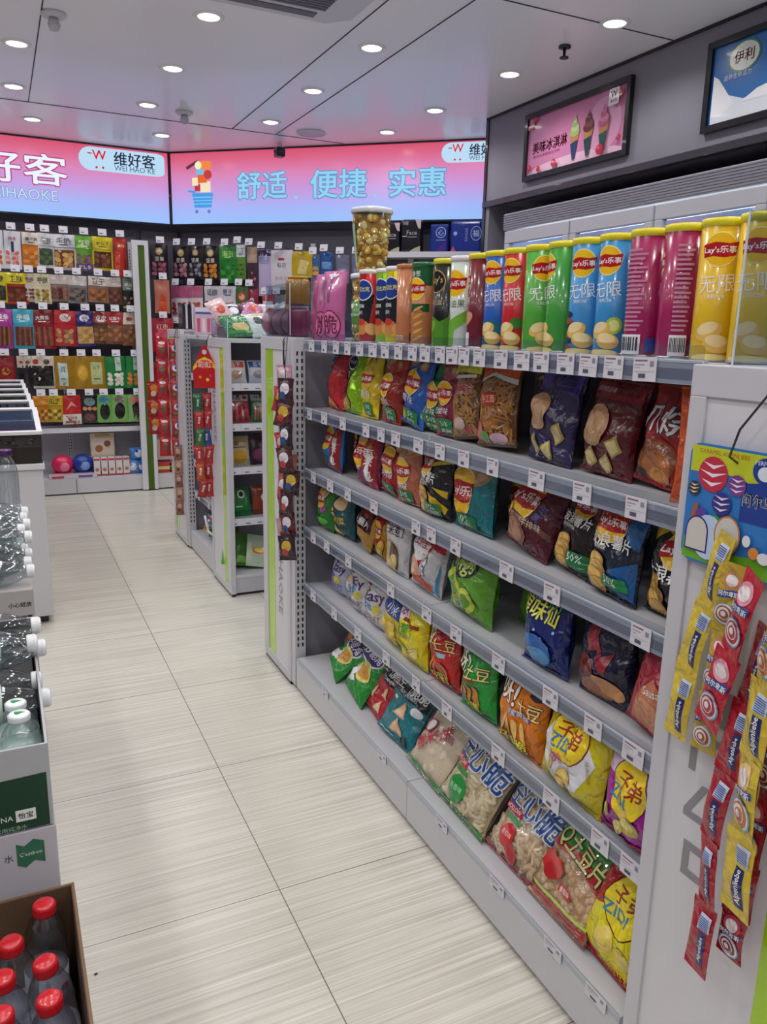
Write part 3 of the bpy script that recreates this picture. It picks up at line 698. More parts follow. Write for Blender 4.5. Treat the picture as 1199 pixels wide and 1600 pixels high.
# ------------------------------------------------------------------ snack designs
def fill_pieces(col, n, ln, r, kind='stick', col2=None, under=None):
    def go(o, S, w, h, t, rd):
        mb = MB(); un = M(under or col, 'crumb'); nu, nv = 10, 12
        for side in (1, -1):
            v = [S((i / nu - .5) * w * .95, (.04 + .90 * j / nv) * h, -.007 if side == 1 else -.004, side) for j in range(nv + 1) for i in range(nu + 1)]
            mb.add(v, [(j * (nu + 1) + i, j * (nu + 1) + i + 1, (j + 1) * (nu + 1) + i + 1, (j + 1) * (nu + 1) + i) for j in range(nv) for i in range(nu)], un, True)
        ms = [M(col, 'crumb'), M(col2 or col, 'crumb')]
        for k in range(n):
            x = rd.uniform(-.42, .42) * w; z = rd.uniform(.08, .9) * h
            p = Vector(S(x, z, -r * 1.15)); a = rd.uniform(0, PI); l = ln * rd.uniform(.6, 1)
            e = [Vector(S(min(w * .44, max(-w * .44, x + math.cos(a) * l * q)), min(h * .93, max(h * .05, z + math.sin(a) * l * q)), -r * 1.15 + rd.uniform(-.002, .001))) for q in (-.5, 0, .5)]
            if kind == 'stick': mb.tube(e, r * rd.uniform(.8, 1.1), rd.choice(ms), 6)
            else: mb.ball(tuple(p), r * rd.uniform(.8, 1.3), r * .8, r * rd.uniform(.8, 1.3), rd.choice(ms), 8, 5)
        c = mb.build('snack_pieces', o); c['kind'] = 'stuff'
    return go
WH = '#f6f4f4'
def d_lays(c2, l2, tagcol=True, pic=None, cv=.60, r=.30):
    a = [P([(0, .72), (.3, .80), (.6, .74), (1, .84), (1, 1), (0, 1)], c2)] if c2 else []
    a += chips([(.3, .9, .14, 20), (.72, .88, .12, -20)], '#b98a55', '#d9b27c') + lays(.48, cv, min(r, .27))
    if l2: a += [T(l2, .48, cv - .24, .5, WH, bold=.01)]
    a += pic or []
    if tagcol: a += green_tag(.6, .14, .26)
    return a
stripe = lambda c='#a81820': [P([(.60, .02), (.98, .02), (.98, .98), (.66, .98)], c), T('再', .8, .62, .2, WH, bold=.05), T('来', .8, .50, .2, WH, bold=.05), T('1', .8, .37, .07, WH, bold=.08), T('包', .8, .25, .2, WH, bold=.05), T('享口味', .8, .84, .26, '#e8b030', rot=-80)]
wave = lambda: chips([(.25, .36, .2, 10), (.3, .27, .22, 5), (.24, .18, .2, 0), (.3, .09, .18, 8)], '#c28a3a', '#e8bb62')
DES = {
 'kebi_red': ([P([(.04, .3), (.4, .35), (.42, .97), (.04, .97)], '#23284a'), E(.26, .80, .2, .2, '#dfe4f4'), E(.26, .80, .18, .18, '#2b3a86'), T('可比克', .26, .8, .3, WH), T('薯片', .25, .6, .24, WH), T('番茄', .22, .48, .16, WH)] + chips([(.25, .12, .2, 10), (.55, .09, .18, -20)], '#c8783a', '#e0a060'), '#c1202f'),
 'kebi_lime': ([P([(.0, .2), (.3, .3), (.45, .97), (.05, .97)], '#2a4a34'), E(.3, .83, .2, .2, '#e8f4e0'), E(.3, .83, .17, .17, '#20305c'), T('可比克', .3, .83, .28, WH), T('薯', .22, .62, .16, WH), T('片', .2, .5, .16, WH)] + chips([(.3, .14, .22, 10), (.5, .22, .16, -20)], '#d8a05a', '#efd08a'), '#9fd227'),
 'lays_yellow': (d_lays(None, '原味', pic=[E(.3, .93, .2, .2, '#f6e23a')]), '#e2c40f'),
 'lays_darkred': (d_lays('#c8442a', '烧烤味', cv=.55), '#a32416'),
 'lays_blue': (d_lays('#2f62b4', '青柠味', pic=[E(.2, .14, .14, .14, '#a8c83c'), E(.2, .14, .09, .09, '#d8e878')], cv=.62, r=.27), '#2a60bc'),
 'lays_green': (d_lays('#3f9a5c', '黄瓜味', pic=[E(.2, .12, .15, .15, '#8fc46a'), E(.2, .12, .1, .1, '#c8e6a0')], cv=.52), '#1d7a3e'),
 'lays_plum': (d_lays('#b85a6c', '红烩味', pic=[E(.25, .15, .09, .2, '#c86a3a', 20)], cv=.58), '#8e1f48'),
 'mid_blue': (lays(.35, .66, .26) + [E(.2, .14, .14, .14, '#a8c83c')] + stripe('#a81820'), '#3f7cc4'),
 'mid_dark': (stripe('#7a1018') + lays(.3, .66, .2), '#5a1420'),
 'lays_purplered': (lays(.34, .62, .3) + [E(.35, .9, .2, .12, '#d8b8a8')] + [T('羊肉串味', .3, .32, .36, '#f0d8e0')] + stripe('#a81c24'), '#8c2a5e'),
 'lays_red2': (d_lays('#7c1620', '烤肉味', cv=.62, r=.34), '#a5202a'),
 'lays_salmon': (d_lays('#c8906c', '红烧味', cv=.55, r=.3), '#bf6e52'),
 'wave_black': ([P([(0, .9), (.35, .97), (.4, .99), (0, .99)], '#e8c820'), P([(.3, .78), (1, .96), (1, .88), (.5, .78)], '#e8c820'), P([(.45, .4), (.9, .1), (.98, .2), (.8, .34)], '#d8b41c'), P([(.7, .5), (.98, .35), (.98, .46)], '#d8b41c')] + lays(.3, .84, .24) + [T('大浪薯片', .42, .62, .72, WH, bold=.04), T('铁板鱿鱼味', .3, .52, .4, WH)] + wave() + green_tag(.62, .16, .26, '50%'), '#17161a'),
 'lays_teal': ([E(.72, .86, .24, .2, '#a5835e'), E(.72, .87, .2, .15, '#bd9c76'), E(.1, .93, .15, .1, '#8a96b0')] + lays(.36, .56, .33) + green_tag(.42, .14, .28), '#147c86'),
 'lays_maroon': (lays(.34, .70, .3) + [P([(.2, .40), (.98, .30), (.98, .38), (.2, .48)], '#6a4a3a'), T('黑胡椒牛排味', .5, .39, .62, '#e8d8c0'), E(.3, .2, .3, .22, '#96604a'), E(.32, .22, .22, .15, '#c08a6a'), T('黑椒', .75, .58, .26, '#5a70b0', rot=70)] + chips([(.1, .44, .12, 50)]), '#571224'),
 'wave_brown': ([P([(.4, .98), (1, .98), (1, .7), (.7, .8)], '#7a2c1e')] + lays(.5, .86, .24) + [T('波浪薯片', .45, .67, .76, WH, bold=.04), T('铁板烤肉味', .34, .57, .4, WH)] + wave() + [Rc(.5, .1, .98, .3, '#1f7a42'), T('50%', .7, .23, .3, '#f4fff4')], '#221618'),
 'wave_blue': ([P([(.5, .98), (1, .98), (1, .62), (.6, .8)], '#1f5c9a'), P([(.5, .3), (1, .5), (1, .05), (.4, .1)], '#175a9c')] + lays(.42, .84, .28) + [T('波浪薯片', .5, .64, .8, WH, bold=.05), T('香辣味', .34, .55, .24, WH)] + wave() + [P([(.4, .12), (.95, .16), (.9, .29), (.42, .26)], '#1f8a4a'), T('50%', .62, .22, .3, '#f4fff4')], '#101c30'),
 'wave_yellow2': ([P([(0, .98), (1, .98), (1, .86), (.6, .78), (.3, .88), (0, .7)], '#e0c024')] + lays(.62, .74, .26) + [T('大浪薯片', .55, .5, .9, WH, bold=.05)] + wave(), '#16151a'),
 'g_purple': (lays(.3, .7, .26) + [E(.55, .86, .2, .16, '#d9b27c'), E(.6, .48, .2, .1, '#b03a9a', 20), E(.5, .42, .12, .07, '#d060b8', -20)] + [E(.25, .2, .2, .1, '#2f9a48'), E(.7, .25, .2, .1, '#59b848')], '#2c7a30'),
 'teal_gold': ([E(.62, .76, .2, .18, '#e0bc8a'), P([(.05, .9), (.3, .95), (.38, .6), (.2, .3), (.03, .3)], '#e0c040')] + lays(.25, .5, .2) + [T('川菜', .66, .38, .36, '#e8c83a', bold=.05)] + chips([(.3, .12, .2, 0)]), '#14505c'),
 'brown_gold': ([P([(.1, .4), (.9, .4), (.9, .98), (.1, .98)], '#4a1c1c'), E(.5, .84, .3, .18, '#8c3a2c'), T('鱼薯片', .5, .55, .6, WH, bold=.04)], '#c79a4e'),
 'gold_red': ([P([(.15, .3), (.6, .2), (.7, .9), (.2, .92)], '#b01e28')] + lays(.4, .6, .24) + chips([(.7, .3, .2, 60), (.6, .15, .2, 20)], '#d8a83a', '#f0cc6a'), '#b8862e'),
 'silver_white': ([T('上好佳', .42, .88, .5, '#c41f30', bold=.05), P([(.08, .66), (.85, .66), (.85, .8), (.08, .8)], '#3a3a40'), P([(.1, .67), (.83, .67), (.83, .79), (.1, .79)], '#e4e2de'), T('玉米卷', .46, .73, .6, '#26242a', bold=.03), E(.3, .25, .28, .3, '#dcc08c'), E(.62, .3, .22, .3, '#5a3c2c')] + chips([(.6, .22, .2, 30), (.4, .1, .2, 0)]), '#cfcdd0'),
 'white_circle': ([E(.4, .78, .36, .36, '#c8202e'), E(.4, .78, .30, .30, '#f0eef0'), T('上好佳', .4, .78, .46, '#c41f30', bold=.06), P([(.6, .82), (.98, .72), (.98, .86)], '#c8202e'), P([(.56, .3), (.76, .3), (.76, .62), (.56, .62)], '#3a3a44'), P([(.57, .31), (.75, .31), (.75, .61), (.57, .61)], '#d6d4da'), T('鲜虾片', .66, .46, .28, '#3a3a44', rot=-90), E(.3, .36, .24, .22, '#e0b09a'), E(.5, .12, .3, .1, '#c8502c'), P([(.9, .03), (.98, .03), (.98, .6)], '#3a8ab0')], '#c9c7cd'),
 'onion_green': ([E(.4, .80, .34, .17, '#2a2a2c'), T('onion', .4, .845, .5, '#c8e878', bold=.06), T('rings', .42, .765, .46, '#c8e878', bold=.06), E(.28, .42, .22, .22, '#b8c83a'), E(.28, .42, .13, .13, '#5f9a2a'), E(.6, .3, .16, .16, '#c0cc4a'), E(.6, .3, .09, .09, '#5f9a2a'), T('洋葱圈', .28, .13, .36, '#e8f0d0')], '#5f9f2a'),
 'navy_star': ([P([(0, .93), (.4, .84), (1, .92), (1, .99), (0, .99)], '#a8c8e8'), T('LONELY GOD', .46, .885, .86, '#49b04a', rot=-9, hf=.17, bold=.05, ol='#0c1c30'), T('浪味仙', .5, .75, .76, '#e8e83a', rot=-8, bold=.06, ol='#101c58')] + [E(.1 + .11 * i, .28 + .3 * ((i * 37) % 10) / 10, .02, .02, '#9cc8f0') for i in range(8)] + [E(.5, .26, .3, .24, '#2a68b4'), E(.55, .2, .22, .12, '#5a9ad0')], '#14246c'),
 'navy_red': ([P([(.25, .9), (.5, .92), (.55, .6), (.3, .55)], '#8c1c2c'), T('火鸡面味', .45, .7, .5, '#b8324a', rot=-60, bold=.04), P([(.5, .5), (.8, .62), (.72, .36)], '#8c1c2c'), E(.3, .34, .24, .2, '#6a1c14'), E(.5, .16, .38, .16, '#b06a3a', 15), E(.7, .22, .24, .12, '#cf9460', -20)], '#121634'),
 'salmon_red': ([P([(.1, .02), (.9, .02), (.95, .5), (.5, .7), (.2, .4)], '#c2714e'), T('Sausage', .6, .55, .5, WH, rot=15), E(.5, .25, .3, .25, '#d08a60')], '#a01e34'),
 'easy_life': ([Rc(.15, .84, .4, .93, '#8a2c5c'), T('浪', .35, .74, .2, '#d8b020', bold=.05), T('Easy', .68, .66, .52, '#4a2a6c', bold=.03), T('Life', .4, .5, .46, '#3a8ac0', bold=.03), E(.75, .42, .1, .1, '#d8cc50'), T('轻盐苏打', .5, .22, .7, '#a05a4c', bold=.02)], '#d4d3da'),
 'easy_lilac': ([Rc(.1, .84, .4, .93, '#8a2c5c'), T('Easy', .65, .72, .5, '#4a2a6c', bold=.03), T('Life', .4, .55, .4, '#3a6ac0', bold=.03), E(.7, .45, .12, .1, '#d8cc50'), T('轻盐苏打', .5, .26, .76, '#3c5ab0', bold=.02)], '#b9b8cc'),
 'blue_corn': ([P([(.1, .68), (.98, .62), (.98, .95), (.1, .95)], '#274a9c'), T('小米', .5, .80, .5, WH, bold=.05), P([(.4, .02), (.98, .02), (.98, .2)], '#2f8a3a')] + [E(.2 + .13 * (i % 5), .12 + .12 * (i // 5), .1, .08, ('#e8cc4a', '#d8b838')[i % 2], i * 40) for i in range(20)], '#dcc54c'),
 'banana': ([Rc(.12, .70, .42, .92, '#e6d8e0'), T('浪', .27, .84, .2, '#8a2c5c', bold=.05), P([(.3, .68), (.9, .64), (.9, .70), (.32, .73)], '#8a2418'), T('香蕉干', .42, .56, .76, '#3c9a30', bold=.07, hf=.2), T('Banana', .4, .46, .4, '#6a5a10'), P([(.1, .34), (.5, .22), (.9, .36), (.85, .18), (.5, .1), (.15, .2)], '#e8d878'), P([(.2, .30), (.5, .2), (.8, .30), (.5, .15)], '#a8942c')], '#dbcc10'),
 'potato_red': ([P([(0, .8), (1, .7), (1, .99), (0, .99)], '#a8121e'), T('呀!', .28, .70, .4, '#f4e8c8', bold=.08, ol='#3a0c10', hf=.34), T('土豆', .72, .66, .44, '#f0c878', bold=.07, ol='#3a0c10'), Rc(.42, .48, .8, .54, '#8ab0c0')] + [E(.3 + .12 * i, .3, .045, .16, '#d8683a', -15 + 10 * i) for i in range(5)] + [T('好味脆', .55, .14, .6, '#e8e03a', bold=.05, ol='#6a2010')], '#c22a28'),
 'potato_green': ([P([(0, .86), (1, .8), (1, .99), (0, .99)], '#0c7a2c'), T('呀!', .3, .72, .42, '#f4f4e0', bold=.08, ol='#0c3a18', hf=.34), T('土豆', .72, .64, .42, '#f0d088', bold=.07, ol='#0c3a18'), Rc(.35, .5, .75, .55, '#7a4a2c')] + [E(.28 + .15 * i, .32, .05, .15, '#d07a3a', -15 + 12 * i) for i in range(4)] + [T('好味脆', .5, .16, .56, '#e8e03a', bold=.05, ol='#1c4a10')], '#1c9a38'),
 'potato_orange': ([T('呀!', .28, .74, .42, '#f8f0e0', bold=.08, ol='#3a1c08', hf=.36), T('土豆', .74, .66, .42, '#f4d890', bold=.07, ol='#3a1c08'), Rc(.4, .52, .85, .58, '#6a4a9a'), T('蜂蜜黄油味', .62, .55, .4, WH), E(.85, .86, .1, .06, '#3a1c30')] + [E(.3 + .14 * i, .33, .045, .15, '#ecc06a', -15 + 12 * i) for i in range(4)] + [T('好味脆', .5, .15, .56, '#f0e83a', bold=.05, ol='#6a3008')], '#dc7a18'),
 'zidi_white': ([P([(.1, .3), (.3, .08), (.75, .2), (.92, .6), (.7, .8), (.2, .78), (.05, .55)], '#dcdce6'), E(.5, .70, .28, .28, '#7a1c18'), E(.5, .70, .265, .265, '#ecd01c'), T('子弟', .5, .745, .38, '#a32a20', bold=.05), T('ZIDI', .42, .61, .34, '#2f86b8', bold=.05), T('薄脆', .36, .44, .24, '#c8508c', bold=.02)] + chips([(.3, .32, .1, 60), (.55, .28, .12, 20), (.45, .14, .1, 40)], '#d8b44a', '#ecd07a') + [T('经典原味', .86, .5, .24, '#8a7a1c', rot=-70)], '#c9bd12'),
 'zidi_magenta': ([P([(0, .98), (1, .98), (1, .8), (.5, .62), (0, .7)], '#d8bcdc'), E(.5, .62, .32, .4, '#6a1460'), E(.5, .62, .305, .385, '#ecd01c'), T('子弟', .52, .68, .46, '#9c2a20', bold=.05), T('ZIDI', .38, .52, .4, '#2f86b8', bold=.05), P([(.0, .02), (1, .02), (1, .12), (0, .09)], '#b83250')] + chips([(.2, .28, .1, 70), (.65, .3, .16, 10), (.45, .2, .12, 40)], '#b8a848', '#d8cc78'), '#a4189a'),
 'zidi_red': ([P([(0, .14), (.1, .42), (.35, .5), (.6, .62), (1, .52), (1, .10), (.5, .06)], '#e0d410'), E(.58, .58, .31, .36, '#5a1410'), E(.58, .58, .295, .345, '#ecd81c'), T('子弟', .6, .64, .44, '#9c2a20', bold=.05), T('ZIDI', .48, .49, .38, '#2f86b8', bold=.05), T('麻辣味', .6, .05, .5, '#e8b040', bold=.03), E(.45, .24, .16, .14, '#e6cc5a', 40), E(.75, .22, .12, .12, '#e6cc5a')], '#a81418'),
 'party_orange': ([E(.5, .86, .4, .2, '#e8e4f4'), E(.5, .86, .36, .17, '#4a3a86'), T('妙脆角', .5, .86, .58, WH, bold=.05), E(.55, .55, .3, .2, '#8a4a20'), E(.55, .55, .22, .14, '#c8843a'), E(.22, .32, .14, .2, '#e8e8f0', 20)], '#d8921c'),
 'party_green': ([E(.5, .84, .42, .24, '#e8e4f4'), E(.5, .84, .38, .2, '#4a3a86'), T('妙脆角', .5, .85, .6, WH, bold=.05), E(.6, .52, .26, .2, '#e0d878'), E(.6, .52, .2, .14, '#e0a040'), P([(.1, .36), (.3, .42), (.5, .6), (.55, .55), (.4, .34), (.6, .3), (.4, .22), (.15, .2)], '#ececf4'), E(.2, .28, .14, .12, '#ececf4'), P([(.16, .26), (.24, .26), (.24, .275), (.16, .275)], '#3a3a8c')], '#1a8c2c'),
 'corner_red': ([P([(0, .66), (1, .66), (1, .99), (0, .99)], '#16181f'), T('空气脆脆', .5, .85, .8, WH, bold=.05), T('POPCORNERS', .5, .72, .5, WH)] + [P([(a - .14, b), (a + .16, b + .02), (a + .04, b + .22)], '#d8b088') for a, b in ((.66, .4), (.6, .12), (.25, .28))] + [P([(a - .1, b + .02), (a + .12, b + .035), (a + .03, b + .19)], '#e6c8a0') for a, b in ((.66, .4), (.6, .12), (.25, .28))], '#b01c30'),
 'corner_teal': ([P([(0, .70), (1, .66), (1, .99), (0, .99)], '#14161e'), T('空气脆脆', .5, .86, .84, WH, bold=.05), T('POPCORNERS', .48, .735, .5, '#d8e4ea'), Rc(.14, .58, .3, .63, '#d8ecec')] + [P([(a - .17, b), (a + .2, b + .02), (a + .05, b + .26)], '#cf9f78') for a, b in ((.5, .38), (.52, .12))] + [P([(a - .13, b + .03), (a + .15, b + .045), (a + .045, b + .22)], '#e6c6a2') for a, b in ((.5, .38), (.52, .12))] + [E(.85, .6, .12, .07, '#e0e8ee'), Rc(.1, .05, .5, .07, '#cfe8e8'), E(.8, .1, .09, .09, '#1a2a34')], '#117785'),
 'pretzel': ([E(.5, .6, .44, .4, '#d87a40'), E(.5, .62, .34, .28, '#e8e0d8'), E(.55, .68, .14, .12, '#c8b838'), Rc(.1, .06, .7, .26, '#2850a0'), T('奶盐', .4, .16, .44, WH, bold=.04)], '#d8d6de'),
 'jar_dark': ([], '#401018'),
 'rice_clear': ([P([(.02, .04), (.98, .04), (.98, .10), (.02, .10)], '#1a8a3c'), P([(.02, .86), (.98, .86), (.98, .92), (.02, .92)], '#1a8a3c'), T('雪米饼', .45, .52, .7, '#b81c38', rot=42, bold=.06, hf=.2), E(.25, .62, .1, .1, '#c83a50'), E(.25, .62, .08, .08, '#e8e0e0'), T('Q晶', .75, .66, .2, '#8a2c5c')], '#f2f0f0'),
 'hollow_green': ([P([(.02, .02), (.98, .02), (.98, .07), (.02, .07)], '#12923c'), T('空心脆', .52, .66, .9, '#1c50a0', rot=-6, bold=.09, hf=.34, ol='#e8f0f8'), P([(.06, .48), (.44, .46), (.45, .53), (.07, .55)], '#c02a3c'), T('HOLLOW', .25, .505, .3, WH, bold=.03), P([(.24, .41), (.5, .40), (.5, .45), (.24, .455)], '#2a8a48'), E(.42, .24, .15, .15, '#1a8c3c'), T('原香味', .42, .25, .2, '#b8e8b8', bold=.02)], '#f2f0ec'),
 'hollow_red': ([P([(.02, .02), (.98, .02), (.98, .06), (.02, .06)], '#b02038'), T('空心脆', .52, .66, .9, '#1c50a0', rot=-6, bold=.09, hf=.34, ol='#e8f0f8'), P([(.06, .48), (.44, .46), (.45, .53), (.07, .55)], '#c02a4c'), T('HOLLOW', .25, .505, .3, WH, bold=.03), P([(.24, .41), (.5, .40), (.5, .45), (.24, .455)], '#2a8a48'), E(.42, .27, .13, .13, '#c41c28'), T('番茄味', .42, .28, .18, '#f8c8c0', bold=.02), E(.56, .14, .1, .1, '#b01c24')], '#f2f0ec'),
 'q_potato': ([P([(.02, .03), (.98, .03), (.98, .05), (.02, .05)], '#c0203c'), P([(.02, .07), (.98, .07), (.98, .09), (.02, .09)], '#c0203c'), P([(.02, .11), (.98, .11), (.98, .13), (.02, .13)], '#c0203c'), P([(.02, .15), (.98, .15), (.98, .18), (.02, .18)], '#b8cc5a'), P([(.1, .90), (.98, .90), (.98, .62), (.6, .70), (.15, .66)], '#2f8a34'), P([(.1, .62), (.6, .60), (.98, .46), (.98, .58), (.6, .70), (.1, .68)], '#b01c24'), Rc(.3, .90, .9, .985, '#dcd6dc'), E(.45, .94, .05, .04, '#8a2c5c'), Rc(.6, .92, .8, .96, '#b02c50'), T('Q土豆片', .56, .70, .8, '#e0d48a', rot=-12, bold=.07, hf=.24, ol='#3a2a10'), E(.22, .46, .13, .11, '#c41c20'), E(.38, .44, .11, .10, '#cc2a2c'), E(.3, .37, .10, .08, '#b01418'), P([(.5, .28), (.72, .26), (.72, .34), (.5, .36)], '#b82a2c'), T('番茄味', .61, .31, .18, WH)], '#f0ebe4'),
 'noodle_y': ([P([(0, .99), (0, .84), (.4, .88), (1, .82), (1, .99)], '#dde03a'), P([(.1, .8), (.9, .78), (.9, .82), (.1, .84)], '#f4f4f0'), T('香辣条', .5, .66, .8, '#b8243c', bold=.05, hf=.26, ol='#f0d8c0'), E(.5, .2, .2, .12, '#c8a8a0'), E(.75, .12, .1, .07, '#a8203a')], '#f0e8d0'),
 'noodle_o': ([P([(0, .99), (0, .80), (.4, .90), (1, .78), (1, .99)], '#d8561c'), P([(.0, .78), (.4, .87), (1, .74), (1, .80), (.4, .91), (0, .82)], '#dfe8dc'), E(.4, .58, .22, .1, '#b83828'), T('手工面', .4, .58, .34, '#f0c8a0'), E(.2, .2, .14, .14, '#c85a5a'), E(.35, .12, .14, .08, '#5a9a3c'), E(.7, .1, .18, .08, '#c8a0b0')], '#ecd8b0'),
 'face_purple': ([P([(.04, .72), (.5, .78), (.98, .72), (.98, .99), (.04, .99)], '#4a3a94'), Rc(.36, .76, .92, .80, '#2a2458'), Rc(.36, .82, .92, .86, '#2a2458'), Rc(.36, .88, .92, .92, '#2a2458')] + [P([(a, b), (a + .17, b + .09), (a + .09, b + .24), (a - .09, b + .15)], '#b8a05a') for a, b in ((.74, .2), (.24, .04), (.54, .0))] + [P([(a + .01, b + .025), (a + .13, b + .09), (a + .08, b + .21), (a - .06, b + .14)], '#d8c888') for a, b in ((.74, .2), (.24, .04), (.54, .0))] + [E(.36, .52, .26, .26, '#c09468'), E(.36, .5, .2, .2, '#c8a078')], '#2e2650'),
 'face_red': ([P([(.04, .78), (.98, .78), (.98, .99), (.04, .99)], '#8a1a24'), T('香辣鸡翅味', .3, .88, .4, '#e8c8c8'), Rc(.5, .9, .92, .93, '#5a1018'), Rc(.5, .84, .92, .87, '#5a1018')] + [P([(a, b), (a + .17, b + .09), (a + .09, b + .24), (a - .09, b + .15)], '#b8a05a') for a, b in ((.74, .2), (.24, .04), (.54, .0))] + [P([(a + .01, b + .025), (a + .13, b + .09), (a + .08, b + .21), (a - .06, b + .14)], '#d8c888') for a, b in ((.74, .2), (.24, .04), (.54, .0))] + [E(.36, .5, .28, .28, '#b88a60'), E(.36, .48, .21, .21, '#c49a70')], '#5c141c'),
 'claw_red': ([T('爪烧', .5, .66, .9, '#e6e2e6', bold=.07, hf=.4, ol='#3a3034'), E(.5, .26, .4, .3, '#8c4a28'), E(.55, .2, .3, .22, '#b87038'), E(.6, .12, .22, .12, '#d8944a'), Rc(.02, .06, .3, .13, '#2a1a18')], '#981a20'),
 'orange_sliver': ([E(.5, .5, .3, .3, '#d89a5a'), T('烤', .5, .8, .5, WH)], '#c8501c'),
}
FILL = {'rice_clear': fill_pieces('#fbf2dc', 60, .02, .016, 'ball', '#f4e6c4', '#efe2c4'), 'hollow_green': fill_pieces('#f8ecd0', 170, .05, .0062, 'stick', '#eaddba', '#cdbc98'), 'hollow_red': fill_pieces('#f6e2c8', 170, .05, .0062, 'stick', '#e6cba8', '#c8a888'),
        'q_potato': fill_pieces('#f4dcc0', 140, .02, .0085, 'ball', '#e8c8a0', '#cca888'), 'noodle_y': fill_pieces('#d8a45a', 130, .05, .003, 'stick', '#d0a868', '#8a5c28'), 'noodle_o': fill_pieces('#dca64e', 170, .055, .0026, 'stick', '#d8b06a', '#8a5c28')}
MC_alt = {'#c79a4e': 'metalfoil', '#b8862e': 'metalfoil', '#9fd227': 'metalfoil'}
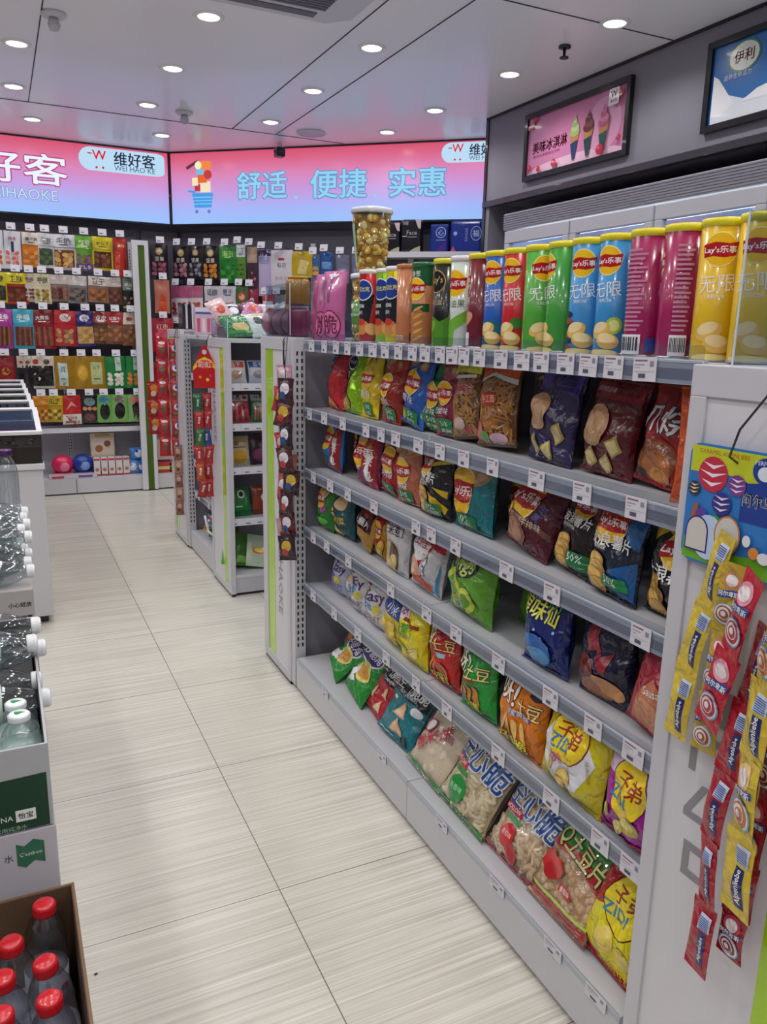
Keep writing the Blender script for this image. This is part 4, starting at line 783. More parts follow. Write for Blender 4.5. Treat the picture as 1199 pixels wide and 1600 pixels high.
# design, label, centre X, centre Y, width, height, thickness, lean, roll, yaw
ROW = {
1.065: [('kebi_red', 'red crisp bag with navy side print, first from the far post on the upper shelf', 1.028, 2.5, .135, .19, .06, 7, 2, 0), ('kebi_lime', 'shiny lime green crisp bag second from the far post on the upper shelf', 1.03, 2.36, .13, .195, .06, 7, 4, 5),
  ('lays_yellow', 'yellow crisp bag between the lime green and the dark red bags', 1.03, 2.225, .12, .20, .06, 7, -1, 0), ('lays_darkred', 'dark red crisp bag between the yellow and the blue bags', 1.032, 2.08, .13, .195, .065, 7, 2, 0),
  ('lays_blue', 'blue crisp bag with lime slices, leaning on the upper shelf', 1.031, 1.945, .135, .195, .055, 7, 9, 0), ('lays_green', 'green cucumber crisp bag with its corner behind the plum bag', 1.05, 1.855, .13, .185, .05, 7, 5, 0),
  ('lays_plum', 'plum coloured crisp bag beside the green cucumber bag', 1.034, 1.752, .11, .19, .05, 7, -3, 0), ('noodle_y', 'clear bag of fried noodle snack with yellow top', 1.03, 1.655, .125, .19, .055, 7, -8, 0),
  ('noodle_o', 'clear bag of thin fried noodles with orange and red top', 1.03, 1.52, .16, .19, .06, 7, -6, 0), ('face_purple', 'purple crisp bag with printed waffle chips on the upper shelf', 1.033, 1.325, .15, .20, .07, 8, 2, 0),
  ('face_red', 'dark red crisp bag with printed waffle chips on the upper shelf', 1.038, 1.155, .145, .185, .07, 8, 3, 0), ('claw_red', 'red bag with big white characters near the end panel', 1.039, 1.02, .125, .18, .06, 8, 6, 0),
  ('orange_sliver', 'narrow orange bag squeezed against the near end panel on the upper shelf', 1.0, .905, .07, .19, .045, 2, 0, 30)],
.85: [('mid_blue', 'light blue crisp bag with red bonus stripe at the far end of the second row', 1.03, 2.52, .15, .17, .06, 3, 3, 0), ('mid_dark', 'dim dark red crisp bag set back beside the blue bonus bag', 1.09, 2.42, .12, .165, .05, 3, 3, 0),
  ('lays_purplered', 'purple crisp bag with red bonus stripe in the second row', 1.026, 2.22, .17, .175, .07, 3, 3, 0), ('lays_red2', 'bright red crisp bag between the purple and the salmon ones', 1.03, 2.06, .14, .168, .06, 3, 5, 0),
  ('lays_salmon', 'salmon brown crisp bag left of the black and yellow bag', 1.025, 1.94, .135, .172, .06, 3, -2, 0), ('wave_black', 'black and yellow wavy crisp bag with green round tag', 1.021, 1.775, .158, .175, .07, 3, 0, 0),
  ('lays_teal', 'big teal crisp bag with potato picture in the second row', 1.03, 1.60, .175, .178, .07, 3, -1, 0), ('lays_maroon', 'maroon steak flavour crisp bag leaning right in the second row', 1.023, 1.375, .17, .165, .08, 16, 9, 0),
  ('wave_brown', 'black brown wavy crisp bag beside the maroon steak bag', 1.03, 1.215, .122, .165, .055, 9, 6, 0), ('wave_blue', 'black and blue wavy crisp bag near the end panel', 1.0, 1.07, .135, .172, .055, 3, 5, 0),
  ('wave_yellow2', 'black crisp bag with yellow top cut by the near end panel, second row', 1.02, .935, .13, .175, .06, 3, 2, 0)],
.635: [('g_purple', 'green crisp bag with pink flower print against the far post', 1.011, 2.53, .13, .16, .07, 3, 3, 0), ('teal_gold', 'dark teal and gold crisp bag in the third row', 1.029, 2.40, .15, .16, .08, 3, -3, 0),
  ('brown_gold', 'gold foil bag with brown front tilted to the right', 1.021, 2.24, .13, .15, .06, 10, 19, 0), ('gold_red', 'gold foil crisp bag with red print beside the tilted brown one', 1.029, 2.12, .11, .148, .05, 3, 10, 0),
  ('silver_white', 'silver white corn roll bag with boxed black characters', 1.014, 1.98, .15, .178, .06, 3, 2, 0), ('white_circle', 'white bag with red ring emblem and shrimp chips print', 1.009, 1.795, .175, .17, .08, 9, 3, 0),
  ('onion_green', 'large green onion ring bag with black outlined lettering', 1.01, 1.565, .2, .172, .08, 3, 4, 0), ('navy_star', 'navy blue bag with green and yellow outlined lettering', .998, 1.245, .155, .178, .07, 3, -2, 0),
  ('navy_red', 'very dark navy snack bag with red print in the third row', 1.011, 1.07, .155, .178, .07, 3, -3, 0), ('salmon_red', 'red sausage crisp bag half behind the near end panel, third row', .985, .925, .13, .17, .06, 3, 10, 0)],
.42: [('easy_lilac', 'lilac white soda cracker bag standing alone in the fourth row', 1.03, 2.44, .14, .135, .07, 3, 4, 0), ('easy_life', 'white soda cracker bag half behind its twin in the fourth row', 1.013, 2.24, .13, .155, .06, 3, -3, 0),
  ('easy_life', 'white soda cracker bag beside the popcorn bag in the fourth row', 1.01, 2.10, .15, .155, .07, 3, -2, 0), ('blue_corn', 'yellow corn puff bag with blue banner in the fourth row', .995, 1.945, .14, .145, .06, 3, 4, 0),
  ('banana', 'bright yellow banana chips bag with green characters', .985, 1.80, .155, .18, .075, 3, -2, 0), ('potato_red', 'red potato stick bag with white and yellow lettering', .995, 1.645, .15, .18, .07, 3, -4, 0),
  ('potato_green', 'green potato stick bag with white and yellow lettering', .99, 1.475, .158, .18, .075, 3, -4, 0), ('potato_orange', 'orange potato stick bag between the green and the yellow bags', .985, 1.295, .168, .182, .075, 3, 3, 0),
  ('zidi_white', 'yellow and white crisp bag with yellow oval emblem', .972, 1.105, .19, .185, .08, 4, 5, 0), ('zidi_magenta', 'magenta crisp bag with yellow oval emblem near the end panel', .972, .935, .155, .183, .07, 4, 3, 0)],
.131: [('party_orange', 'orange snack bag at the back of the far end of the bottom deck', 1.09, 2.5, .15, .17, .06, 22, 8, 0), ('party_green', 'smaller green snack bag lying at the far end of the bottom deck', .985, 2.41, .16, .15, .06, 45, 20, 0),
  ('party_green', 'larger green snack bag with purple lettering beside the red triangle bag', .975, 2.21, .175, .19, .06, 32, 9, 0), ('corner_red', 'red and black bag with triangular chips on the bottom deck', .985, 2.06, .15, .18, .05, 28, 9, 0),
  ('corner_teal', 'teal and black bag with triangular chips on the bottom deck', .975, 1.90, .19, .19, .055, 28, 5, 8), ('pretzel', 'white bag with orange print and blue label behind the teal bag', 1.03, 1.77, .13, .15, .05, 26, 10, 0),
  ('rice_clear', 'clear bag of rice crackers with green bands on the bottom deck', .96, 1.695, .205, .21, .07, 34, 3, 0), ('hollow_green', 'clear bag of hollow crisps with blue characters and green round mark', .955, 1.495, .235, .25, .085, 34, 2, 0),
  ('hollow_red', 'clear bag of hollow crisps with blue characters and red round mark', .965, 1.285, .215, .23, .08, 36, 0, 0), ('q_potato', 'clear bag of potato slices with red and green header and tomato print', .955, 1.105, .205, .215, .075, 34, -3, -4),
  ('zidi_red', 'yellow and red spicy crisp bag beside the near end panel on the bottom deck', .965, .955, .175, .25, .08, 20, 4, 0)],
}
sd = 10
for zs, items in ROW.items():
    for (k, lab, X, Y, w, h, t, ln, ro, yw) in items:
        art, col = DES[k]; sd += 1
        film = k in FILL; kd = MC_alt.get(col, 'foil')
        o = bag('snack_bag', lab, 'snack bag', w, h, t, art, col, kd, sd, 'snack bags on the long gondola', 1.45 if not film else 1.1, film=film, fill=FILL.get(k), nu=24, nv=30, L=.008)
        place(o, (X, Y, 0), yw, ln, ro, ground=zs)
# second-row bags seen in the gaps
for (k, lab, X, Y, w, h, t, ln, zs) in [('lays_teal', 'teal crisp bag standing behind the gap right of the front teal bag', 1.12, 1.50, .17, .17, .06, 5, .85), ('onion_green', 'plain green snack bag standing deeper on the shelf left of the navy bag', 1.12, 1.42, .19, .165, .07, 5, .635),
     ('noodle_o', 'clear noodle snack bag standing behind the purple bag', 1.12, 1.44, .15, .20, .06, 5, 1.065), ('lays_maroon', 'maroon crisp bag standing deeper on the shelf behind the wavy crisps', 1.13, 1.25, .16, .165, .06, 4, .85),
     ('claw_red', 'red bag standing deeper on the upper shelf behind the two waffle chip bags', 1.14, 1.13, .15, .19, .06, 4, 1.065), ('lays_blue', 'blue crisp bag standing behind the leaning blue one', 1.12, 1.98, .14, .19, .05, 4, 1.065),
     ('wave_black', 'black and yellow wavy crisp bag deeper behind the first one', 1.12, 1.72, .155, .17, .06, 4, .85), ('navy_red', 'dark navy snack bag deeper behind the first dark navy one', 1.12, 1.02, .155, .17, .06, 4, .635),
     ('hollow_green', 'clear bag of hollow crisps lying deeper behind the blue lettered bags', 1.13, 1.37, .2, .22, .07, 20, .131)]:
    art, col = DES[k]; sd += 1
    o = bag('snack_bag', lab, 'snack bag', w, h, t, art if k != 'onion_green' else [], col, 'foil', sd, 'snack bags on the long gondola', 1.15, film=k in FILL, fill=FILL.get(k))
    place(o, (X, Y, 0), 0, ln, 0, ground=zs)
# ------------------------------------------------------------------ crisp tubes
def tube(label, X, Y, body, lid, art, rot=0, r=.0335, h=.211, z=1.2955, group='crisp tubes on the top shelf'):
    t = thing('crisp_tube', label, 'crisp tube', (X, Y, z), R(-74 + rot), group)
    mb = MB().lathe([(r - .001, 0), (r, .002), (r, h)], M(body, 'gloss'), 40).lathe([(r + .0004, 0), (r + .0006, .003), (r + .0003, .006)], M('#c8c8cc', 'metal'), 40)
    W = PI * r * .96; paint(mb, art, W, h, can_S(r), 'gloss', .006, .0003, .00012)
    mb.build('tube_body', t)
    MB().lathe([(r + .0018, h - .008), (r + .0022, h - .001), (r + .0018, h + .004), (r - .002, h + .005), (r - .003, h + .002), (.0001, h + .002)], M(lid, 'gloss'), 40).build('lid', t)
    return t
YL = '#dfd31c'
def a_inf(c2='#f0d8a0', pic=(), s='无限'):
    return lays(.5, .80, .24) + [T(s, .5, .56, .56, WH, bold=.02, rot=4), T('清新口味', .5, .47, .26, WH)] + list(pic) + chips([(.45, .22, .2, 20), (.6, .13, .2, -10)], '#e2b860', c2) + [E(.5, .03, .3, .06, '#ecd890')]
def a_kebi(c): return [P([(0, .25), (.62, .25), (.78, .68), (.55, .66), (.5, 1), (0, 1)], '#151a24'), P([(0, .80), (.5, .84), (.5, 1), (0, 1)], c), E(.42, .74, .3, .3, '#e8ecf4'), E(.42, .74, .27, .27, '#1f3c9a'), T('可比克', .42, .75, .42, '#e8f060', bold=.03), T('番茄味', .3, .52, .34, WH, bold=.04), T('薯片', .3, .43, .24, WH), E(.4, .22, .24, .2, '#c8854a', 20), E(.7, .2, .2, .16, '#e0aa6a', -20), E(.35, .3, .16, .1, '#c83a2c')]
txt_side = lambda c: [Rc(.12, .22 + .035 * i, .12 + .5 * (.8 + .2 * ((i * 7) % 3) / 2), .236 + .035 * i, c) for i in range(19)] + [Rc(.1, .03, .6, .19, '#ece8ec')] + [Rc(.13 + .045 * i, .06, .13 + .045 * i + (.02 if i % 3 else .03), .17, '#2a2a30') for i in range(10)] + [Rc(.68, .05, .9, .16, '#2a4a9c')]
baguette = [E(.6, .25, .2, .42, '#b0743a', -8)] + [E(.6, .10 + .09 * i, .16, .035, '#d8a05c', 25) for i in range(5)]
TB = [('red and black crisp tube with blue oval, next to the popcorn tub', 1.03, 2.235, '#b81e26', '#e8e6ea', a_kebi('#b81e26'), 20), ('lime green and black crisp tube with blue oval', 1.05, 2.158, '#8fc41e', '#e8e6ea', a_kebi('#8fc41e'), 20),
 ('yellow and black crisp tube with blue oval', 1.04, 2.07, '#d8c81a', '#e8e6ea', a_kebi('#d8c81a'), 20), ('plain brown crisp tube with bread picture turned away', 1.03, 1.984, '#b8744a', '#b8744a', [E(.1, .62, .12, .2, '#7a2420')] + [T('面包', .5, .10, .3, '#f0e0c8'), Rc(.8, .05, .9, .16, '#3a2a20')], 0),
 ('brown crisp tube with green top band and bread picture', 1.035, 1.905, '#b8744a', '#1c6a3c', [Rc(0, .74, 1, 1, '#1c5a34'), Rc(.1, .42, .9, .52, '#1c5a34'), T('香葱', .5, .88, .3, WH)] + lays(.5, .70, .27) + baguette, 0),
 ('black crisp tube with dark red foot behind the black green one', 1.075, 1.845, '#1c161c', YL, [P([(0, 0), (1, 0), (1, .35), (0, .2)], '#5a1624'), T('黑椒', .5, .1, .3, '#e8d8d8')], 0),
 ('black crisp tube with green leaf and gold script', 1.03, 1.778, '#141416', YL, [E(.45, .76, .28, .28, '#b89a5c'), E(.45, .76, .25, .25, '#1c1a1a'), T("Lay's", .45, .77, .4, '#c8ac6c', bold=.03), T('黑松露', .45, .52, .4, '#c8b484'), P([(0, .02), (1, .02), (1, .4), (.6, .3), (.3, .38), (0, .26)], '#4c8a1e'), E(.3, .24, .2, .12, '#79b430', 40)], 0),
 ('white crisp tube with green leaves and avocado', 1.03, 1.694, '#c4cdc6', '#dcdae4', lays(.45, .72, .3) + [T('牛油果', .45, .5, .6, '#5a6a5c', bold=.02), P([(0, .02), (.3, .3), (.9, .45), (.8, .3), (.5, .2), (.45, .02)], '#6fae34'), E(.2, .36, .13, .13, '#3a4a20'), E(.2, .36, .1, .1, '#c8cc6a'), E(.2, .35, .045, .045, '#6a4020')], 5),
 ('maroon crisp tube with yellow lid between the white and the blue tubes', 1.03, 1.612, '#6c1626', YL, lays(.2, .74, .24) + [T('浓限', .3, .52, .36, '#e8d8dc', bold=.03), E(.35, .32, .26, .14, '#d09a78', 30), Rc(.2, .04, .5, .18, '#e8e0e8')], -10),
 ('dark blue crisp tube with blue foot right of the maroon tube', 1.03, 1.54, '#1f5cb4', YL, a_inf('#f0d8a0', [P([(0, 0), (1, 0), (1, .28), (0, .34)], '#1a6a8a')]), 0),
 ('red crisp tube between the dark blue and the green tubes', 1.03, 1.466, '#c01f28', YL, a_inf(pic=[E(.7, .28, .14, .12, '#3a7a2c')]), 0),
 ('green crisp tube right of the red tube, logo at its left edge', 1.03, 1.388, '#4ea03a', YL, a_inf(), 48), ('green crisp tube left of the blue tubes, logo at its right edge', 1.03, 1.31, '#3c9438', YL, a_inf(), -42),
 ('light blue crisp tube with stacked red rounds at its foot', 1.03, 1.238, '#3f8cc8', YL, a_inf(pic=[E(.2, .06 + .06 * i, .18, .06, ('#b03a3a', '#26304c')[i % 2]) for i in range(6)]), 10), ('light blue crisp tube with lime slices left of the magenta ones', 1.03, 1.160, '#348ac6', YL, a_inf(pic=[E(.7, .26, .15, .15, '#a8c83c'), E(.7, .26, .1, .1, '#dcec90')]), 0),
 ('magenta crisp tube turned to its ingredients and barcode side', 1.03, 1.080, '#9c1f58', YL, txt_side('#c88aa8'), 5), ('magenta crisp tube with half its logo and a barcode on the right', 1.03, 1.002, '#9a1e56', YL, lays(.08, .74, .22) + [T('限', .1, .54, .2, WH)] + [(p[0], [(u * .5 + .5, v) for u, v in p[1]], p[2]) for p in txt_side('#c88aa8')], 0),
 ('yellow crisp tube right of the magenta ones', 1.03, .926, '#dcb422', YL, a_inf(), 20), ('yellow crisp tube at the near end behind the clear tray wall', 1.03, .852, '#e0b822', YL, a_inf(), 15)]
for lab, X, Y, b, l, a, ro in TB: tube(lab, X, Y, b, l, a, ro, r=.0335 if Y < 2 else .0345)
# popcorn tubs
def tub(label, X, Y, z, r0, r1, h, band=None, tilt=0, n=170):
    t = thing('popcorn_tub', label, 'popcorn tub', (X, Y, z), R(-90), 'popcorn tubs on the top shelf')
    MB().lathe([(r0, 0), (r0 + .001, .002), (r1, h)], M('#e8ece8', 'acrylic'), 32).build('clear_tub', t)
    MB().lathe([(r1 + .003, h - .008), (r1 + .005, h), (r1 + .003, h + .006), (r1 - .006, h + .008), (.0001, h + .006)], M('#dfe2ea', 'gloss'), 32).build('lid', t)
    rd = random.Random(int(z * 1000)); mb = MB(); ms = [M(c, 'crumb') for c in ('#e0aa3c', '#f0cc6a', '#c08a30', '#f6e4a0')]
    mb.lathe([(r0 * .8, .004), (r0 * .82, .01), (r1 * .8, h * .92)], M('#a8742c', 'crumb'), 20)
    for i in range(n):
        a = rd.uniform(0, 2 * PI); zz = rd.uniform(.01, h * .93); rr_ = (r0 + (r1 - r0) * zz / h) - .012; q = rd.uniform(.009, .013)
        for k in range(2): mb.ball((rr_ * math.cos(a) + rd.uniform(-.003, .003), rr_ * math.sin(a) + rd.uniform(-.003, .003), zz + rd.uniform(-.004, .004)), q, q, q * .9, rd.choice(ms), 8, 5)
    p = mb.build('popcorn', t); p['kind'] = 'stuff'
    if band:
        lb = MB(); W = PI * (r0 + .002); S0 = can_S(r0 + .0035)
        lb.lathe([(r0 + (r1 - r0) * .18 + .0012, h * .18), (r0 + (r1 - r0) * .62 + .0012, h * .62)], M(band, 'gloss'), 32)
        paint(lb, [T('POPCORN', .5, .42, .44, WH, bold=.04), E(.5, .55, .08, .06, '#e8f0e0')], W, h, S0, 'gloss', .008); lb.build('label_band', t)
    return t
tub('clear popcorn tub with green band, under the big tub', 1.062, 2.348, 1.2955, .040, .043, .205, '#4c8c34')
b = tub('big clear popcorn tub standing on the smaller tub, above the crisp tubes', 1.088, 2.362, 1.5085, .046, .062, .19)
lb = MB(); a0 = R(-125); N_ = 8
v = []
for i in range(N_ + 1):
    a = a0 + R(40) * i / N_
    v += [(math.cos(a) * .0485, math.sin(a) * .0485, .02), (math.cos(a) * .062, math.sin(a) * .062, .15)]
lb.add(v, [(2 * i, 2 * i + 2, 2 * i + 3, 2 * i + 1) for i in range(N_)], M('#9fc8a8', 'gloss'), True); lb.build('side_label', b)
tub('clear tub with white lid behind the lime and yellow tubes', 1.16, 2.14, 1.2955, .04, .044, .225)
tub('clear tub with white lid behind the brown tubes', 1.16, 1.98, 1.2955, .04, .044, .225)
# pink crisp pouches
def pink(lab, X, Y, w, h, ro, art, col='#b85a92'):
    global sd; sd += 1
    o = bag('snack_pouch', lab, 'snack pouch', w, h, .045, art, col, 'gloss', sd, 'pink pouches on the top shelf', .8, pinch=.14)
    place(o, (X, Y, 0), 24, 3, ro, ground=1.2955)
cu = lambda v: [E(.5, v, .42, .42, '#7a1c50'), E(.5, v, .38, .38, '#d878a8'), T('脆', .5, v, .56, '#7a1c50', bold=.03)]
strips = [P([(.12, .5), (.2, .5), (.2, .92), (.12, .92)], '#a86a8c'), P([(.4, .55), (.5, .55), (.5, .9), (.4, .9)], '#8a5a80'), E(.5, .95, .2, .1, '#d8c8d8')]
pink('dusky pink pouch farthest left on the top shelf', 1.02, 2.63, .10, .21, 0, strips, '#a84a72')
pink('mauve pink pouch with round character mark, left one of two', 1.005, 2.55, .105, .22, 0, strips + cu(.24), '#bd5f94')
pink('mauve pink pouch with round character mark, right one of two', 1.0, 2.462, .11, .225, 0, strips + cu(.24), '#c0669c')
pink('plain bright pink pouch left of the green banded popcorn tub', 1.09, 2.43, .07, .155, 4, [], '#c8508c')
# ------------------------------------------------------------------ hanging packs on the far walls
def pk(header, txt, content=None, window=None, tc=WH, lump=None, extra=()):
    a = []
    if window: a += [P([(.08, .08), (.92, .08), (.92, .56), (.08, .56)], window)]
    if content:
        for i in range(9): a += [E(.25 + .25 * (i % 3) + .05 * ((i * 5) % 3 - 1), .16 + .13 * (i // 3), .15, .1, content[i % len(content)], i * 50)]
    if header: a += [P([(.0, .64), (1, .64), (1, .99), (0, .99)], header)]
    if txt: a += [T(txt, .5, .80, .62, tc, bold=.04), Rc(.3, .69, .7, .715, tc)]
    return a + list(extra)
def sticks(c1, c2): return [P([(.12 + .13 * i, .08), (.19 + .13 * i, .08), (.22 + .12 * i, .56), (.15 + .12 * i, .56)], (c1, c2)[i % 2]) for i in range(6)]
def hang(parent, inv, label, loc, w, h, col, art, group, base, pegc=True, kind='gloss', t=.022, roll=0):
    global sd; sd += 1; w *= 1.1; h *= 1.04; t *= 1.3
    o = bag('hanging_pack', label, 'snack pack', w, h, t, art, col, kind, sd, group, .6, nu=6, nv=8, pinch=.02, seam=.03, L=.03)
    x, y, ztop = loc
    o.matrix_world = Matrix.Translation((x, y, ztop - h)) @ Matrix.Rotation(base, 4, 'Z') @ Matrix.Rotation(R(roll), 4, 'Y')
    if pegc: peg(parent, inv @ Matrix.Translation((x, y - 0.0, ztop - .012)) @ Matrix.Rotation(base, 4, 'Z'))
    return o
LW = [  # row name, z, [(desc, x, w, h, colour, art)]
 ('top', 2.00, [('white pack with orange food picture', .04, .10, .26, '#dedfe6', pk(None, None, ['#e07a3a', '#c8502c']) + [Rc(.3, .6, .5, .85, '#3a3c4c')]), ('white pack with red food picture', .148, .105, .26, '#dcdde4', pk(None, None, ['#d8685a', '#e89a86']) + [T('辣条', .5, .8, .5, '#c4283a')] + [Rc(.42, .45, .58, .72, '#2c3454')]),
   ('orange pack with white characters', .275, .12, .24, '#d97a24', pk('#e8ddd0', '魔芋爽', ['#e0a050', '#c86a2a'], None, '#3c3030')), ('white and dark green seaweed pack', .375, .105, .24, '#d4d6dc', pk('#dcdde2', '海苔', ['#3c5238', '#5a7048'], '#4a5c40', '#3c5a4c')),
   ('wide white pack with round noodle picture', .505, .155, .25, '#c9c4c4', pk('#dadbe2', '手撕', ['#c08a44', '#d8b070'], '#6a3c24', '#4a4a54')), ('green and purple pack', .65, .12, .25, '#5f9e2f', pk('#6cae34', '紫薯', ['#7a3c5a', '#9a5a70'], None, '#e8f0c8', extra=[Rc(.0, .02, 1, .2, '#6a3c8c'), T('紫薯条', .5, .11, .7, WH)])),
   ('yellow and brown pack', .782, .14, .24, '#d2c11c', pk('#dcca20', '老坛子', ['#6a3820', '#8a5030'], '#4a2418', '#2c2a1c')), ('narrow tall red pack', .912, .09, .28, '#b82f24', [P([(.1, .1), (.45, .05), (.5, .6), (.1, .7)], '#d8543c'), T('麻辣', .6, .8, .5, '#f0d090')])]),
 ('second', 1.705, [('yellow pack with black pepper picture', .03, .105, .21, '#c9c020', pk(None, '香辣', ['#2c2a20', '#4a4430'], '#2c2a20', '#2c2a20')), ('yellow and red bordered pack of spicy brown pieces', .155, .14, .22, '#b8321e', pk('#d8cc24', '卫味', ['#6a3020', '#8a4a2c'], '#5a2818', '#4a2c20')),
   ('white and brown mushroom pack', .245, .08, .20, '#cfc3b8', pk(None, '香菇', ['#6a3c30', '#8a5c48'], '#d8ccc0', '#7a2c24')), ('cream pack with golden pear shape', .335, .11, .21, '#d6cfa8', pk(None, '鸡腿', ['#b8983a', '#8a7428'], '#e4dcc0', '#4a4a3c')),
   ('clear wrinkled bag of reddish brown pieces', .455, .13, .19, '#9a8076', pk('#c4b8b4', None, ['#7a4638', '#5c2c24', '#a87464'], '#7c5a50')), ('clear silver bag of dark pieces', .58, .13, .20, '#8c8888', pk('#c9c2bf', None, ['#4a3a38', '#8a7a78'], '#6a5c5a')),
   ('clear bag of orange brown pieces with white top', .735, .14, .19, '#94786a', pk('#cfc8c4', '豆干', ['#b8702c', '#7a4a30'], '#8a6450', '#7a3c2c')), ('clear bag of dark red pieces with silver ring', .86, .10, .20, '#6a4438', pk('#bdb3ac', None, ['#5c2c24', '#8a5444'])), ('black and green narrow pack', .955, .08, .26, '#26302a', pk('#7a8c7c', '凤爪', ['#c08a74', '#3c3430'], None, WH))]),
 ('third', 1.44, [('magenta topped pack of brown sticks', .035, .12, .28, '#a8389a', pk('#b445a4', '辣条', None, '#7a4634') + sticks('#5c2c20', '#9a6448')), ('cyan topped pack of brown sticks', .18, .135, .28, '#3a9fb8', pk('#46aec6', '亲嘴', None, '#6a3c34') + sticks('#6a3428', '#8a5844')),
   ('dark red pack of long sticks', .325, .145, .28, '#8e1c26', pk('#7a1822', '大辣条', None, '#8c4638') + sticks('#6c2c24', '#a05a48')), ('bright red pack with round white mark', .475, .145, .26, '#b8262c', pk('#bd2a30', None, ['#c89a6a', '#a8744a'], None) + [E(.5, .8, .26, .2, '#e0d4d4'), T('小面', .5, .8, .34, '#8a1c24')]),
   ('purple and gold pack with round mark', .625, .13, .26, '#3c2c6c', pk('#34286a', None, ['#d0a868', '#b88848'], '#c8a060') + [E(.5, .8, .26, .2, '#d8d4e4'), T('麻花', .5, .8, .34, '#34286a')]), ('brown translucent pack with red top', .735, .12, .24, '#5f3a28', pk('#8c3028', '豆皮', ['#8a5a34', '#a8784a'], '#6a4630')),
   ('brown dried tofu pack with white and red print', .845, .13, .24, '#7c4a34', pk('#b02c34', '豆腐干', ['#8a5434', '#b07c54'], '#8a5840')), ('cream topped pack of brown squares', .965, .12, .25, '#8a5c40', pk('#d8cfc0', None, ['#7a4a30', '#a87650'], '#8a5a40') + [E(.5, .8, .2, .12, '#b83a34')])]),
 ('fourth', 1.095, [('deep red pack with gold deer mark', .035, .13, .25, '#7c1c20', pk(None, None) + [Rc(.1, .1, .9, .9, '#8e2426'), E(.5, .55, .2, .2, '#b88a4a')]), ('black pack with small fruit pictures on top', .165, .10, .24, '#1c1a1e', pk('#c8bca8', None, None) + [E(.3, .8, .15, .1, '#b03a34'), E(.7, .8, .15, .1, '#8a4a3c')]),
   ('black pack with white rim and yellow side', .285, .175, .24, '#c9c4bc', pk('#cfc4b4', None, None, '#1a181c') + [Rc(.06, .08, .94, .70, '#1c1a1e'), E(.3, .82, .12, .1, '#b03a34'), E(.7, .82, .12, .1, '#5a3c34')]), ('amber pack with pale blue label', .45, .135, .25, '#a3781c', [P([(.2, .12), (.66, .1), (.6, .78), (.14, .8)], '#bcd0cc'), T('豆', .4, .6, .3, '#3c5a5c'), Rc(.28, .3, .5, .34, '#5a7a7c')]),
   ('amber pack with golden oval', .575, .12, .25, '#a8801c', [E(.5, .5, .32, .5, '#c8982c'), E(.5, .5, .24, .4, '#dcae44')]), ('amber pack with pale green label', .69, .13, .25, '#a67c1e', [P([(.2, .15), (.8, .15), (.8, .82), (.2, .82)], '#bcc48c'), T('豆干', .5, .66, .4, '#4c5a2c'), Rc(.32, .3, .68, .34, '#6a7a3c')]),
   ('green pack with white rice noodles', .835, .145, .245, '#1c7c3a', pk(None, None, ['#d8d4c4', '#ece8dc']) + [Rc(.5, .55, .78, .97, '#c4d8cc'), T('竹', .64, .75, .2, '#1c3c2c')]), ('green pack with orange sticks', .98, .13, .245, '#1f8440', pk(None, None, ['#d8782c', '#e8944a']) + [Rc(.4, .58, .7, .97, '#c4d8cc'), T('竹', .55, .77, .2, '#1c3c2c')])]),
 ('bottom', .79, [('small orange pack with gold pieces', .265, .10, .20, '#c47a1c', pk('#d88c24', None, ['#e0a840', '#8a4c1c'])), ('gold pack with small brown nuts', .355, .115, .20, '#b89a1c', pk('#c8ac24', '瓜子', ['#7a5a20', '#d8bc50'], None, '#4a3a14')), ('red pack with white base and small figures', .485, .135, .225, '#bf2b2c', [Rc(.0, .02, 1, .36, '#ddd4cc'), P([(.2, .5), (.5, .8), (.8, .6), (.5, .66)], '#e89a8c'), T('好味道', .5, .24, .5, '#8a4a3c'), Rc(.15, .06, .85, .14, '#7a6a64')]),
   ('black pack with brown round biscuits', .615, .115, .215, '#2a2226', [E(.5, .76, .34, .26, '#6a8a8c'), E(.2, .52, .14, .12, '#c88a5c'), E(.5, .52, .14, .12, '#c88a5c'), E(.8, .52, .14, .12, '#c88a5c'), E(.5, .22, .36, .28, '#5c343c'), E(.5, .22, .26, .2, '#7a4a50')]), ('green pack with blue header and black seeds', .725, .12, .215, '#6fae54', pk(None, None) + [E(.5, .82, .3, .18, '#3c8ab8'), E(.55, .4, .3, .5, '#1c1c1e')]),
   ('green pack with grey header and black seeds', .845, .125, .215, '#7aae5c', pk(None, None) + [E(.5, .82, .3, .18, '#7a6a70'), E(.5, .42, .3, .48, '#201c1e')]), ('green pack with pink header and dark root picture', .985, .13, .215, '#84b46c', pk(None, None) + [E(.5, .80, .42, .2, '#d87a7c'), P([(.3, .1), (.2, .6), (.5, .76), (.8, .6), (.7, .1), (.6, .3), (.5, .05), (.42, .3)], '#2a1c1c')])]),
]
inv = Matrix.Translation((-.3, -6.98, 0))
for rn, z, items in LW:
    for i, (d, x, w, h, c, a) in enumerate(items):
        hang(wl, inv, f'{d}, left wall rack, {rn} row', (x, 6.695 + .003 * (i % 3), z), w, h, c, a, f'packs on the {rn} peg row of the left rack', 0, roll=rnd.uniform(-2, 2))
inv2 = Matrix.Translation((-1.25, -6.98, 0))
cand = lambda c1, c2: [E(.5, .80, .2, .2, '#b89a5c'), E(.5, .80, .14, .14, '#e8d8b0'), T('坚果', .5, .58, .5, '#e8e0d0')] + pk(None, None, [c1, c2])
